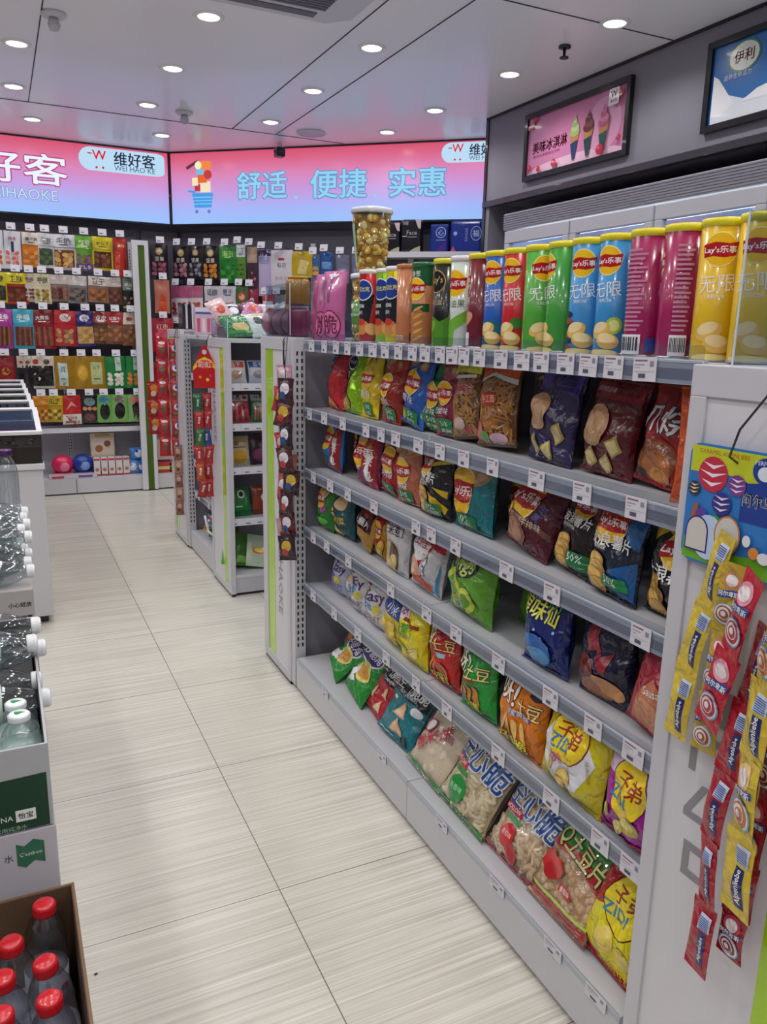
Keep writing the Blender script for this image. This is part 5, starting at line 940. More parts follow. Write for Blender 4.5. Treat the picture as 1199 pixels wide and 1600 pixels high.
for d, x, z, w, h, c, a in [('black pack with pink sweets', 1.215, 1.975, .13, .26, '#1c1a20', cand('#a85a70', '#8a3c54')), ('salmon orange narrow pack', 1.225, 1.70, .11, .25, '#c87a64', [P([(.2, .05), (.8, .05), (.7, .5), (.4, .6)], '#d8542c')]),
                            ('shiny red rounded pack', 1.215, 1.40, .17, .26, '#b02438', [E(.5, .5, .3, .3, '#d85a6c'), T('红枣', .5, .75, .5, '#f0d0c0')]), ('lower dark red pack', 1.19, 1.05, .13, .24, '#9a2028', [E(.5, .5, .3, .3, '#c8483c')]), ('yellow green pack near the strip of red toys', 1.195, .78, .13, .22, '#93ae2c', [E(.5, .5, .3, .3, '#c8cc5c')])]:
    hang(wr, inv2, f'{d}, in the far corner rack', (x, 6.70, z), w, h, c, a, 'packs in the far corner rack', 0)
DG = [('pack of pink sweets with black top', .10, 1.975, .14, .25, '#1e1a22', cand('#b8848c', '#8a5a68')), ('pack of grey white sweets with black top', .235, 1.975, .125, .25, '#1c1a20', cand('#8c8894', '#4a4650')), ('pack of orange sweets with black top', .37, 1.975, .14, .26, '#201a20', cand('#d08a34', '#b86c20')),
      ('bright green pack', .525, 1.97, .15, .27, '#247a2c', pk('#2c8a34', '海苔', ['#1f6a24', '#3f9a3c'], None, '#a8d870')), ('narrow white and green pack', .635, 1.985, .075, .26, '#5c8a34', pk('#d4d8dc', '瓜', ['#4a7a2c', '#3c4a24'], None, '#3c4c6c')), ('narrow dark floral pack', .735, 1.97, .085, .34, '#42303c', pk('#a8907c', None, ['#4c3444', '#b8645c'])),
      ('lilac bottle-shaped pack with navy top', .84, 1.945, .10, .34, '#b7a8cc', [Rc(.0, .86, 1, 1, '#24244a'), Rc(.1, .70, .9, .84, '#8a90b4')]), ('white pack with small red badge', .985, 1.94, .17, .29, '#cfc9d2', [Rc(.36, .74, .64, .80, '#b83a50'), T('每日', .5, .62, .4, '#6a6470')] + [E(.3 + .2 * i, .3, .06, .06, '#b4aab4') for i in range(3)]),
      ('yellow gold pack hanging above the amber jar', 1.155, 1.93, .17, .19, '#c2a41c', [P([(.3, .15), (.7, .1), (.85, .6), (.5, .7)], '#dcc88c')]), ('small blue and orange box', 1.27, 1.90, .06, .16, '#3c6aa0', [Rc(.1, .1, .9, .5, '#d89a3c')]), ('small blue pack with city picture', 1.36, 1.92, .09, .17, '#1f55a4', [Rc(.1, .3, .9, .6, '#6a9ac8')]),
      ('grey card pack behind the pink pouches, left one', 1.49, 1.9, .10, .2, '#74728a', [Rc(.2, .2, .8, .5, '#9a98ac')]), ('grey card pack behind the pink pouches, right one', 1.62, 1.9, .10, .2, '#6a6a86', [Rc(.2, .2, .8, .5, '#8c8cac')]),
      ('pink and white pack with red berries, left of two', .075, 1.665, .15, .25, '#dcd2d6', pk('#b4587c', None, ['#a83c4c', '#8a2c3c'])), ('pink and white pack with red berries, right of two', .215, 1.665, .13, .24, '#dccfd2', pk('#b85e80', None, ['#b84a3c', '#c8684c'])),
      ('white pack of black dried fruit', .375, 1.665, .14, .23, '#d0ced4', pk(None, '话梅', ['#2a2834', '#4a4654'], None, '#6a5a6c')), ('white pack of pink dried fruit', .515, 1.665, .13, .23, '#d6d2da', pk(None, '果干', ['#d0848c', '#e0a8a4'], None, '#6a6a94')),
      ('green pack with red emblem', .64, 1.665, .12, .23, '#3c6a34', [E(.5, .65, .3, .3, '#b83c30'), E(.5, .65, .2, .18, '#d8b8a0')]), ('dark red narrow pack with white mark', .73, 1.66, .09, .25, '#8c1c3c', [E(.5, .6, .2, .2, '#d8c0c8')]), ('small white and red pack', .865, 1.60, .10, .16, '#c0283f', [Rc(.1, .3, .9, .7, '#e0dce0')]), ('small grey and teal pack', .965, 1.60, .09, .16, '#8c8c98', [Rc(.0, .02, 1, .4, '#3c4a5c')]),
      ('pale pack hanging behind the clear jars', 1.08, 1.62, .11, .2, '#a49ca8', [E(.5, .4, .3, .2, '#c8a8a8')]), ('dark green pack', .07, 1.36, .14, .25, '#24402a', [E(.5, .5, .3, .3, '#3c6a3c')])]
for i, (d, s, z, w, h, c, a) in enumerate(DG):
    Xp = Xd @ Vector((s, -.05, 0))
    row_ = 'upper' if z > 1.8 else 'middle' if z > 1.5 else 'lower'
    o = hang(wd, Matrix(), f'{d}, diagonal wall, {row_} row', (Xp.x, Xp.y, z), w, h, c, a, f'packs on the {row_} peg row of the diagonal wall', A, pegc=False)
    peg(wd, Matrix.Translation((s, -.05, z - .012)))
for s in (1.74, 1.86): peg(wd, Matrix.Translation((s, -.05, 1.88)))
# tissue packs on the diagonal top shelf
def pack3d(name, label, cat, w, d, h, col, art, X, parent=None, group=None, bev=.012, kind='gloss'):
    mb = MB().box(-w / 2, w / 2, -d / 2, d / 2, 0, h, M(col, kind)); paint(mb, art, w, h, lambda x, z, l: (x, -d / 2 - l, z), 'gloss', L=5, base=.0008, step=.0003)
    o = mb.build(name, parent, 0)
    if bev:
        m_ = o.modifiers.new('bevel', 'BEVEL'); m_.width = bev; m_.segments = 3; m_.limit_method = 'ANGLE'; m_.angle_limit = R(60)
    o.matrix_world = X
    if label: tag(o, label, cat, group)
    return o
fa = [T('Face', .55, .6, .5, '#b8b8c4', bold=.02), Rc(.1, .48, .3, .5, '#d8d8e0'), Rc(.35, .46, .8, .48, '#a8a8b4'), P([(.7, .99), (.98, .99), (.98, .7), (.85, .74)], '#c8b4bc'), P([(.4, .02), (.98, .02), (.98, .2), (.7, .14)], '#a8ac90'), T('3层', .25, .88, .26, '#b8b8c4')]
ba = [E(.6, .7, .27, .27, '#c8d4f0'), E(.6, .7, .24, .24, '#1c3c9a'), T('心', .6, .7, .3, '#c8d4f0', bold=.03), P([(.3, .02), (.9, .02), (.8, .4)], '#4a2c8c'), Rc(.35, .42, .85, .45, '#8aa0d8')]
bb = [E(.82, .6, .17, .22, '#c8d4f0'), E(.82, .6, .155, .2, '#1c3c9a'), T('福', .82, .6, .2, '#c8d4f0', bold=.03), T('tissue', .5, .55, .4, '#8aa0d8', rot=90), E(.16, .6, .06, .06, '#a8b8e8'), P([(.0, .02), (.2, .02), (.1, .2)], '#c85a6a')]
for lab, s, w, h, c, a, yy in [('black tissue pack, left one of two on the high shelf', 1.89, .15, .215, '#15141c', fa, -.08), ('black tissue pack, right one of two on the high shelf', 2.05, .155, .235, '#15141c', fa, -.09), ('blue tissue pack with round mark beside the black packs', 2.26, .14, .20, '#1a2f86', ba, -.08), ('wide blue tissue pack at the fridge end of the high shelf', 2.46, .23, .22, '#1b3190', bb, -.08)]:
    pack3d('tissue_pack', lab, 'tissue pack', w, .1, h, c, a, Xd @ Matrix.Translation((s, yy, 1.906)), group='tissue packs on the high shelf', bev=.02)
# goods on the low deck of the left rack
t = thing('toy_case', 'pink rounded plastic helmet-shaped toy on the low deck of the left rack', 'toy', (.39, 6.76, .16))
MB().ball((0, 0, .07), .085, .07, .08, M('#d8245c', 'gloss'), 18, 12).build('shell', t); MB().ball((.01, -.055, .06), .04, .02, .04, M('#e87a9c', 'gloss'), 14, 8).build('round_badge', t); MB().box(-.08, .08, -.05, .05, -.028, .01, M('#b01c4c', 'gloss')).build('foot', t, .01)
t = thing('toy_case', 'blue rounded plastic helmet-shaped toy beside the pink one', 'toy', (.545, 6.76, .16))
MB().ball((0, 0, .07), .085, .07, .08, M('#1c3c98', 'gloss'), 18, 12).build('shell', t); MB().ball((.01, -.055, .06), .04, .02, .04, M('#7a9ad8', 'gloss'), 14, 8).build('round_badge', t); MB().box(-.08, .08, -.05, .05, -.028, .01, M('#142c70', 'gloss')).build('foot', t, .01)
I4 = lambda x, y, z, a=0: Matrix.Translation((x, y, z)) @ Matrix.Rotation(R(a), 4, 'Z')
pack3d('display_box', 'clear tray with red print under the pink and blue toys', 'tray', .36, .1, .03, '#cfc4cc', [Rc(.05, .2, .3, .8, '#b83a5a'), Rc(.6, .2, .9, .8, '#6a4a9a')], I4(.46, 6.69, .131), bev=.002)
pack3d('card_box', 'white card box with brown biscuit picture standing behind the small boxes', 'box', .19, .04, .2, '#cdb9a6', [Rc(.05, .05, .95, .8, '#d8c8b8'), E(.35, .35, .16, .16, '#a8643c'), E(.7, .55, .14, .14, '#8a4a2c'), Rc(.2, .84, .8, .95, '#c8a04c')], I4(.71, 6.82, .27), bev=.002)
pack3d('card_box', 'white riser carton under the biscuit box on the low deck', 'box', .18, .08, .13, '#b8a8a4', [], I4(.71, 6.84, .131), bev=.002)
for i in range(5):
    pack3d('small_carton', f'small white and red carton, {["leftmost", "second", "middle", "fourth", "rightmost"][i]} of the row below the biscuit box', 'carton', .05, .07, .15, '#d8d0d0', [E(.5, .35, .3, .3, '#b8744c'), Rc(.05, .85, .95, .95, '#c83a4c'), Rc(.0, .02, 1, .1, '#b8283c')], I4(.65 + i * .056, 6.72, .131, 3 * (i - 2)), group='small cartons on the low deck', bev=.002)
for i, (x, z, c, d) in enumerate([(.93, .131, '#7a9ad0', 'left'), (1.01, .131, '#2c6ac0', 'right'), (.985, .235, '#3c8ad8', 'upper')]):
    sd += 1; o = bag('snack_bag', f'blue and white puffy bag, {d} of three by the green strip', 'snack bag', .13, .11, .07, [E(.5, .5, .28, .25, '#dfe6f4'), E(.35, .7, .14, .1, '#2c4c9c')], c, 'foil', sd, 'blue bags on the low deck', nu=8, nv=8, L=.03)
    place(o, (x, 6.72 + .03 * (i == 2), 0), 0, 12, 0, ground=z, base=0)
for i, (x, z, c, h) in enumerate([(1.20, .235, '#c8b0a8', .17), (1.18, .131, '#b83a3c', .09), (1.29, .131, '#d0b08c', .08)]):
    pack3d('card_box', ['pale box with brown round picture in the corner rack', 'red and yellow low box in front in the corner rack', 'tan low box at the corner of the far rack'][i], 'box', .13, .1, h, c, [E(.55, .5, .3, .25, '#8a4a34')] if i == 0 else [Rc(.0, .3, 1, .6, '#e0cc7a')], I4(x, 6.76 - .03 * (i > 0) + .0, z), bev=.003)
pack3d('card_box', 'dark riser carton at the back of the corner rack deck', 'box', .14, .09, .10, '#8a6a60', [], I4(1.19, 6.87, .131), bev=.002)
# ------------------------------------------------------------------ second gondola goods
def flatpack(lab, x, y, z, w, h, t, col, art, lean, roll=0, kind='gloss', base=0, grp='packs on the second gondola endcap', yaw=0):
    global sd; sd += 1
    o = bag('snack_pack', lab, 'snack pack', w, h, t, art, col, kind, sd, grp, .5, nu=8, nv=10, pinch=.03, seam=.03, L=.02)
    place(o, (x, y, 0), yaw, lean, roll, ground=z, base=base); return o
for (lab, x, z, w, h, c, a, ln) in [
 ('white pack with red header, upper shelf of the endcap', 1.035, 1.07, .105, .115, '#d6d0cc', [P([(.08, .66), (.92, .66), (.92, .93), (.08, .93)], '#b8443a'), T('豆干', .5, .8, .5, WH), E(.5, .35, .3, .2, '#b88a6a')], 20), ('white pack with blue header, upper shelf of the endcap', 1.15, 1.07, .10, .115, '#b8bcc8', [Rc(.05, .66, .95, .93, '#2c4c94'), T('豆干', .5, .8, .5, WH), E(.5, .35, .3, .2, '#8a7c84')], 20),
 ('pack of red meat strips with white header', 1.045, .875, .115, .145, '#a82c34', [Rc(.02, .74, .98, .97, '#dcdce0'), T('牛肉', .4, .85, .4, '#3c3034', bold=.03), E(.82, .86, .1, .08, '#b83a44')] + sticks('#c8645c', '#8c1c24'), 16), ('green pack of red strips with white header', 1.165, .875, .11, .145, '#2c6a3c', [Rc(.02, .74, .98, .97, '#d4d8d8'), T('牛肉', .4, .85, .4, '#3c3034', bold=.03)] + sticks('#c8645c', '#b8443c'), 16),
 ('cream pack with yellow food picture', 1.04, .66, .115, .15, '#c4b08c', [E(.5, .3, .36, .3, '#cf9c34'), E(.4, .75, .12, .1, '#a8583c'), Rc(.2, .6, .8, .63, '#7a5a3c')], 14), ('dark purple pack beside the cream pack', 1.16, .66, .11, .16, '#3c1c30', [E(.4, .3, .3, .3, '#7a3c5c'), E(.6, .6, .2, .2, '#5a2444')], 14),
 ('green box-shaped pack with white mark', 1.045, .40, .115, .15, '#1f7434', [E(.6, .75, .18, .2, '#d4dcd4'), E(.6, .75, .1, .13, '#2c4434'), Rc(.3, .3, .6, .34, '#c8d8a0')], 24), ('orange brown pack with white oval mark', 1.165, .40, .11, .155, '#8c3a20', [E(.6, .55, .2, .2, '#d0ccc8'), E(.6, .55, .1, .12, '#2c2c34')], 16)]:
    flatpack(lab, x, 3.80 + (.01 if x > 1.1 else 0), z, w, h, .03, c, a, ln)
for i in range(3): flatpack(f'light green flat pack, {["left", "middle", "front white faced"][i]} one leaning on the endcap base', 1.02 + .055 * i, 3.86 - .035 * i, .112, .14, .17, .02, ('#5c9a3c', '#4c8c34', '#b8c8b0')[i], [E(.5, .5, .3, .14, '#c8742c'), E(.5, .52, .22, .1, '#e0c04c')] if i == 2 else [Rc(.1, .1, .9, .3, '#8cc05c')], 28, 12)
flatpack('shiny green nut pack lying on top of the endcap', 1.07, 3.80, 1.286, .15, .16, .04, '#1f7c34', [E(.55, .35, .3, .2, '#d8bc74'), T('果仁', .6, .7, .5, '#e0ece0'), Rc(.1, .1, .9, .2, '#3c9a44')], 50, -6, 'foil')
flatpack('white pack with dark figure print lying on top of the endcap', 1.195, 3.80, 1.286, .15, .17, .04, '#ccd2d0', [E(.4, .6, .15, .2, '#3c4440'), E(.75, .35, .16, .16, '#8c9a4c'), Rc(.3, .85, .7, .92, '#c8b83c')], 48, -8, 'foil')
pack3d('sweets_tray', 'low clear tray full of small sweets under the crumpled bags on the second gondola', 'tray', .5, .2, .055, '#9a8c96', [Rc(.02 + .06 * i, .2, .06 + .06 * i, .8, ('#c8a8b0', '#6a5a7c', '#b04c5c')[i % 3]) for i in range(15)], I4(1.26, 3.96, 1.2865), bev=.004)
cols = [('#d8b0b8', 'pink'), ('#3a3858', 'navy'), ('#b06a9a', 'mauve'), ('#5c1c3c', 'wine red'), ('#c8c8cc', 'silver'), ('#e0d8d0', 'cream'), ('#9a9aa4', 'grey'), ('#a83c3c', 'red')]
for i, (c, n) in enumerate(cols):
    flatpack(f'crumpled {n} sweets bag in the heap on top of the second gondola', 1.03 + .06 * i, 3.94 + .05 * (i % 2), 1.345 + .014 * (i % 3), .10, .13, .04, c, [E(.5, .5, .25, .25, ('#c8503c', '#e0e0e8')[i % 2]), Rc(.2, .75, .8, .85, '#e8e4e8')], 30 + 12 * (i % 3), 25 * ((i * 7) % 3 - 1), 'foil', grp='sweets bags heaped on the second gondola')
pack3d('display_box', 'white and pink printed carton standing on the second gondola', 'box', .17, .05, .145, '#d2b4c4', [Rc(.0, .84, 1, .99, '#dcdce8'), Rc(.0, .76, 1, .82, '#3c5ab0')] + [Rc(.06 + .16 * i, .1, .16 + .16 * i, .6, ('#c85a7c', '#e8d0dc')[i % 2]) for i in range(6)], I4(1.06, 4.42, 1.295), bev=.001)
pack3d('display_box', 'pink printed carton with blue rim beside the white one on the second gondola', 'box', .2, .05, .14, '#c9a4b8', [Rc(.0, .90, 1, .99, '#3c5ab0'), Rc(.05, .6, .95, .85, '#d8b8c0')] + [E(.2 + .2 * i, .3, .07, .07, '#a84c6a') for i in range(4)], I4(1.25, 4.44, 1.295), bev=.001)
for i in range(4): pack3d('booklet', f'{["black", "pale", "black backed", "white"][i]} upright card, {["first", "second", "third", "fourth"][i]} from the left on the second gondola end', 'card', .012, .12, .14, ('#1c1c24', '#c4c4cc', '#16161c', '#d0d0d8')[i], [], I4(.985 + .018 * i, 4.80, 1.325), bev=0)
for i, (y, z, c) in enumerate([(4.28, .56, '#b8383c'), (4.45, .56, '#c8a4a4'), (4.28, .37, '#a82430'), (4.45, .37, '#c0303a'), (4.6, .56, '#b04a50')]):
    pack3d('card_box', f'{("red", "pale pink", "deep red", "bright red", "brick red")[i]} snack carton on the {"upper" if z > .5 else "lower"} low shelf of the second gondola side', 'box', .13, .16, .145 if z > .5 else .13, c, [E(.4, .5, .2, .25, '#e0c8b8'), Rc(.1, .8, .9, .9, WH)], I4(1.11, y, z + .001, -90), bev=.002)
sd += 1
t = thing('candy_bouquet', 'multicoloured striped sweets bundle on the base of the second gondola', 'sweets', (1.08, 4.45, .121)); rd = random.Random(8); mb = MB()
for i in range(70):
    c = rd.choice(['#d8247c', '#e8e4e0', '#e07a24', '#3c8cb0', '#e8c83c', '#5aa83c']); mb.tube([(rd.uniform(-.07, .07), rd.uniform(-.07, .07), rd.uniform(.02, .15)) for _ in range(1)] + [(rd.uniform(-.07, .07), rd.uniform(-.07, .07), rd.uniform(.02, .15))], .008, M(c, 'gloss'), 6)
q = mb.build('sweets', t); q['kind'] = 'stuff'; MB().lathe([(.03, 0), (.05, .03), (.07, .06), (.075, .07)], M('#2c3c2c', 'gloss'), 16).build('wrapper', t)
flatpack('yellow pack leaning on the base of the second gondola by its endcap', 1.03, 4.17, .121, .12, .17, .03, '#cdb83c', [Rc(.1, .5, .9, .9, '#d8cc90')], 30, 20, base=-90, grp='packs low on the second gondola')
flatpack('dark green pack low beside the striped sweets bundle', 1.06, 4.29, .121, .12, .19, .04, '#2a3c28', [Rc(.2, .3, .8, .6, '#d8d8d0')], 30, 10, base=-90, grp='packs low on the second gondola')
# ------------------------------------------------------------------ jars on the far endcap
def jar(lab, x, y, z, r, h, body, lid, nm='candy_jar'):
    t = thing(nm, lab, 'jar', (x, y, z)); MB().lathe([(r * .96, 0), (r, .006), (r, h * .8), (r * .8, h * .92)], M(body, 'gloss'), 28).build('jar_body', t); MB().lathe([(r * .84, h * .9), (r * .86, h), (.0001, h)], M(lid, 'gloss'), 28).build('lid', t); return t
jar('dark pink translucent jar with pale lid at the corner of the far endcap', 1.01, 2.82, 1.3055, .042, .115, '#742c48', '#a8a4c0')
jar('amber jar stacked on the dark pink jar', 1.005, 2.82, 1.4215, .045, .10, '#8c6420', '#b88c2c')
jar('pale amber jar half hidden behind the stacked amber jar', 1.03, 2.92, 1.3055, .04, .19, '#b8a070', '#c8b890')
for i in range(3):
    t = thing('round_candy_box', f'round clear lidded sweets box, {["leftmost", "middle", "rightmost"][i]} of three standing on the far endcap', 'box', (.95 + .028 * i, 2.93 - .03 * i, 1.3055))
    Xr = Matrix.Translation((0, 0, .052)) @ Matrix.Rotation(R(80), 4, 'X')
    MB().lathe([(.05, -.012), (.052, 0), (.05, .012), (.0001, .014)], M('#e4d0da', 'tint'), 28, Xr).build('clear_lid', t); MB().lathe([(.0001, -.014), (.045, -.014), (.047, -.002), (.0001, 0)], M('#b294a4', 'gloss'), 28, Xr).build('sweets', t)
# ------------------------------------------------------------------ candy strips
def packet(parent, w, h, t, col, art, X, nm='packet', kind='foil'):
    global sd; sd += 1
    o = bag(nm, None, None, w, h, t, art, col, kind, sd, None, .55, nu=7, nv=12, pinch=.08, seam=.1, L=.012)
    o.parent = parent; o.matrix_basis = Matrix.Translation(-parent.location) @ X; return o
back_art = [P([(.52, .12), (.82, .12), (.82, .62), (.52, .62)], '#1c2a6c'), T('Alpenliebe', .67, .38, .95, WH, rot=90, hf=.2, bold=.03), Rc(.46, .66, .9, .88, '#c8d4ec')] + [Rc(.50, .67 + .028 * i, .86, .682 + .028 * i, '#2c4c94') for i in range(7)]
def front_art(ball, blob): return [E(.5, .76, .34, .34, blob), E(.5, .76, .24, .22, '#f0e4e8'), P([(.06, .48), (.94, .56), (.94, .66), (.06, .58)], '#1f4a9c'), T('阿尔卑斯', .5, .57, .8, WH, rot=7, bold=.05), E(.5, .28, .42, .42, '#6aa8d0'), E(.5, .28, .38, .38, '#e8dce0'), E(.5, .28, .32, .32, ball), E(.48, .29, .24, .24, '#e8dce0'), E(.5, .28, .18, .18, ball), E(.48, .29, .1, .1, '#e8dce0')]
def strip(lab, pts, w, col, arts, xx, yaws, hk=None, t_=.012, over=1.02, cat='candy strip', nm='candy_strip', pn='packet', grp='candy strips hung on the near end panel'):
    """packets between successive points, faces turned by yaw from -X"""
    t = thing(nm, lab, cat, pts[0], 0, grp)
    for i in range(len(pts) - 1):
        a, b = Vector(pts[i]), Vector(pts[i + 1]); d = a - b; h = d.length * over
        z = d.normalized(); yw = yaws[i % len(yaws)]
        fx = Matrix.Rotation(R(yw), 3, 'Z') @ Vector((1, 0, 0)); x = z.cross(-fx).normalized() * -1
        x = fx.cross(z).normalized() * 1.0
        y = z.cross(x)
        Mx = Matrix((x, y, z)).transposed().to_4x4(); Mx.translation = b
        art = arts[i % len(arts)]
        packet(t, w, h, t_, col, art, Mx, pn)
    return t
G = 'candy strips hung on the near end panel'
Yh = '#d3b83c'; Rh = '#a3182c'
S1 = [(.893, .740, 1.065), (.893, .760, .955), (.890, .780, .845), (.889, .788, .735)]
strip('yellow candy strip, leftmost of the strips on the white end panel', S1, .046, Yh, [back_art], 0, [-18, -8, -5])
S1b = [(.885, .712, 1.03), (.886, .720, .93), (.886, .726, .83), (.886, .73, .74)]
strip('yellow caramel candy strip half hidden behind the red swirl strip', S1b, .04, '#c0a238', [front_art('#9a5a34', '#c88a5c')], 0, [10, 0])
S2 = [(.852, .655, 1.035), (.858, .685, .915), (.866, .715, .795)]
strip('short red candy strip with pink print and swirl, in front', S2, .05, '#b81c34', [front_art('#b02840', '#e89ab0')], 0, [-25, -10])
S3 = [(.872, .642, .965), (.870, .658, .85), (.866, .672, .74), (.864, .682, .63), (.862, .672, .53), (.860, .676, .415)]
strip('long red candy strip with barcodes, reaching lowest of all', S3, .044, Rh, [back_art], 0, [-20, -5, -12])
S4 = [(.884, .610, .95), (.884, .618, .84), (.884, .626, .73), (.882, .634, .62), (.882, .638, .53), (.882, .640, .46)]
strip('dark red candy strip with swirls behind the long red one', S4, .043, '#8e1428', [front_art('#7a1c30', '#b8405c')], 0, [10, 0, -6])
S5 = [(.850, .610, 1.01), (.850, .622, .90), (.851, .626, .79), (.851, .622, .68), (.852, .619, .56)]
strip('yellow candy strip farthest right on the end panel, with white fruit print', S5, .055, Yh, [front_art('#c8742c', '#e8c890'), back_art], 0, [-30, -20, -25, -10])
S6 = [(.888, .585, 1.0), (.888, .588, .90), (.888, .592, .80), (.888, .596, .70)]
strip('red candy strip mostly behind the right-hand yellow strip', S6, .045, '#9c1830', [front_art('#8a2038', '#d87a90')], 0, [0])
# header card
t = thing('header_card', 'printed lollipop header card with arched cutouts on the white end panel', 'card', (.905, .745, 1.01), R(-90))
W_, H_ = .165, .175
def rr_pts(w, h, r, n=5):
    o = []
    for cx, cy, a0 in ((w / 2 - r, h - r, 0), (-w / 2 + r, h - r, 90), (-w / 2 + r, r, 180), (w / 2 - r, r, 270)):
        for i in range(n + 1): a = R(a0 + 90 * i / n); o.append((cx + r * math.cos(a), cy + r * math.sin(a)))
    return o
mb = MB(); pts = rr_pts(W_, H_, .018); XY = Matrix.Rotation(R(90), 4, 'X')
mb.prism(pts, 0, .0025, M('#2f78c4', 'gloss'), XY)
def swirl(u, v, r, c): return [E(u, v, r, r, c)] + [P([(u - r * .92 * math.cos(R(k)), v + q), (u, v + q - r * .34), (u + r * .92 * math.cos(R(k)), v + q), (u, v + q - r * .14)], '#f2e4ec') for k, q in ((35, r * .62), (5, r * .18), (35, -r * .3))]
ca = [P([(.02, .98), (.98, .98), (.98, .66), (.5, .78), (.02, .76)], '#c2cc24'), P([(.02, .02), (.98, .02), (.98, .2), (.5, .14), (.02, .2)], '#6cae2c'), T('CARAMEL ALPENLIEBE', .36, .94, .52, '#c8602c', bold=.02), P([(.58, .44), (.98, .44), (.98, .80), (.58, .74)], '#1c3c94'), E(.78, .86, .12, .11, '#1c3c94'), E(.78, .84, .07, .06, '#dfe6f2'), T('阿尔卑斯', .80, .62, .40, WH, bold=.06, hf=.12), T('PERFETTI', .78, .92, .2, '#dfe6f2')]
ca += swirl(.27, .76, .155, '#c22c48') + swirl(.53, .71, .09, '#7a3c90') + swirl(.09, .62, .065, '#3c3420') + swirl(.40, .54, .10, '#34348c')
ca += [P([(.05, .2), (.12, .5), (.16, .5), (.14, .2)], '#a85c2c'), E(.2, .42, .06, .05, '#5c3c9c'), E(.36, .4, .05, .04, '#3c9a3c'), E(.3, .24, .17, .2, '#b8d0ec')]
ca += [E(.18, .27, .125, .14, '#3c2c7c'), Rc(.055, .10, .305, .27, '#3c2c7c'), E(.18, .27, .11, .125, '#cfcac6'), Rc(.07, .115, .29, .27, '#cfcac6'), E(.50, .30, .135, .17, '#c8783c'), E(.50, .30, .12, .155, '#cfcac6'), E(.78, .22, .05, .05, '#e08a3c'), E(.88, .2, .06, .05, '#e8e8f0'), E(.7, .3, .04, .05, '#e8e8f0')]
paint(mb, ca, W_, H_, lambda x, z, l: (x, -.0025 - l, z), 'gloss', L=5, base=.0004, step=.00012)
mb.build('card', t)
MB().tube([(0, -.002, H_ - .02), (.0, -.02, H_ - .01), (.02, -.03, H_ + .03), (.05, -.02, H_ + .08), (.09, .0, H_ + .11)], .0018, M('#1c1a1e', 'gloss')).build('hook_wire', t)
# strips on the far end panel
hkw = M('#1c1a20', 'gloss')
def wirehook(lab, pts):
    t = thing('wire_hook', lab, 'hook', pts[0]); o = MB().tube([Vector(p) - Vector(pts[0]) for p in pts], .0022, hkw).build('wire', t)
wirehook('thin black wire hook over the far end panel of the long gondola', [(.93, 2.66, 1.309), (.905, 2.67, 1.312), (.893, 2.66, 1.29), (.895, 2.655, 1.22), (.893, 2.65, 1.15)])
wirehook('thin black wire hook over the near end panel of the second gondola', [(.985, 4.0, 1.29), (.955, 4.0, 1.30), (.943, 4.0, 1.27), (.94, 4.0, 1.2), (.935, 4.0, 1.16)])
wirehook('thin black wire hook over the far end panel of the second gondola', [(.985, 4.82, 1.325), (.955, 4.82, 1.33), (.945, 4.82, 1.28), (.94, 4.82, 1.16)])
mini = lambda c, d: [E(.5, .6, .3, .3, c), E(.4, .35, .2, .2, d)]
for j, (y, x, cs, n0, lab) in enumerate([(2.655, .893, ['#c896ac', '#b8304c', '#8c94b8', '#b82c44', '#a86860', '#b84c54', '#8c2838'], 1.20, 'long strip of small red and pink packets on the far end panel'), (2.56, .868, ['#3c1c28', '#5a1c24', '#2c1c28', '#4a2024', '#3a1c24'], 1.16, 'dark strip of packets behind the red and pink one')]):
    t = thing('toy_strip', lab, 'snack strip', (x, y, n0), 0, 'strips on the far end panel')
    MB().tube([(0, 0, 0), (.004, .02, .05), (.02, .04, 1.31 - n0), (.05, .045, 1.311 - n0)], .0015, M('#1c1a20', 'gloss')).build('string', t)
    for i in range(8):
        z0 = n0 - (i + 1) * .077; yy = y - .006 * i + .02 * math.sin(i * 1.4)
        o = packet(t, .065, .088, .02, cs[i % len(cs)], mini(('#d8d0d8', '#c8a83c', '#e0e0e8')[i % 3], ('#2c4c8c', '#b83c44')[i % 2]), Matrix.Translation((x - .012 * (i % 2), yy, z0)) @ Matrix.Rotation(R(-52 + 14 * math.sin(i * 2.1)), 4, 'Z') @ Matrix.Rotation(R(8 * math.sin(i * 1.7)), 4, 'Y'))
# second gondola: red fan-shaped card with roll sweets
t = thing('header_card', 'red hanging card with rainbow arch on the second gondola end panel', 'card', (.925, 3.985, 1.035), R(-22))
mb = MB(); pts = [(-.055, 0), (.055, 0), (.06, .10), (.045, .13), (.01, .21), (-.01, .21), (-.045, .13), (-.06, .10)]
mb.prism(pts, 0, .003, M('#c01c20', 'gloss'), XY)
paint(mb, [P([(.02, .42), (.5, .66), (.98, .42), (.98, .5), (.78, .66), (.5, .74), (.22, .66), (.02, .5)], '#e8c83c'), E(.5, .56, .34, .18, '#e83c2c'), T('彩虹', .5, .56, .56, WH, bold=.07), E(.3, .26, .06, .06, '#e88a3c'), E(.6, .2, .07, .07, '#e8c83c'), E(.72, .3, .05, .05, '#d83c8c'), E(.5, .85, .1, .1, '#c8c8d8')], .12, .21, lambda x, z, l: (x, -.003 - l, z), 'gloss', L=5)
mb.build('card', t)
t = thing('candy_strip', 'hanging strip of red, green and blue fruit sweets under the rainbow card', 'candy strip', (.92, 3.985, 1.03), 0, 'sweets strips on the second gondola')
rd = random.Random(3)
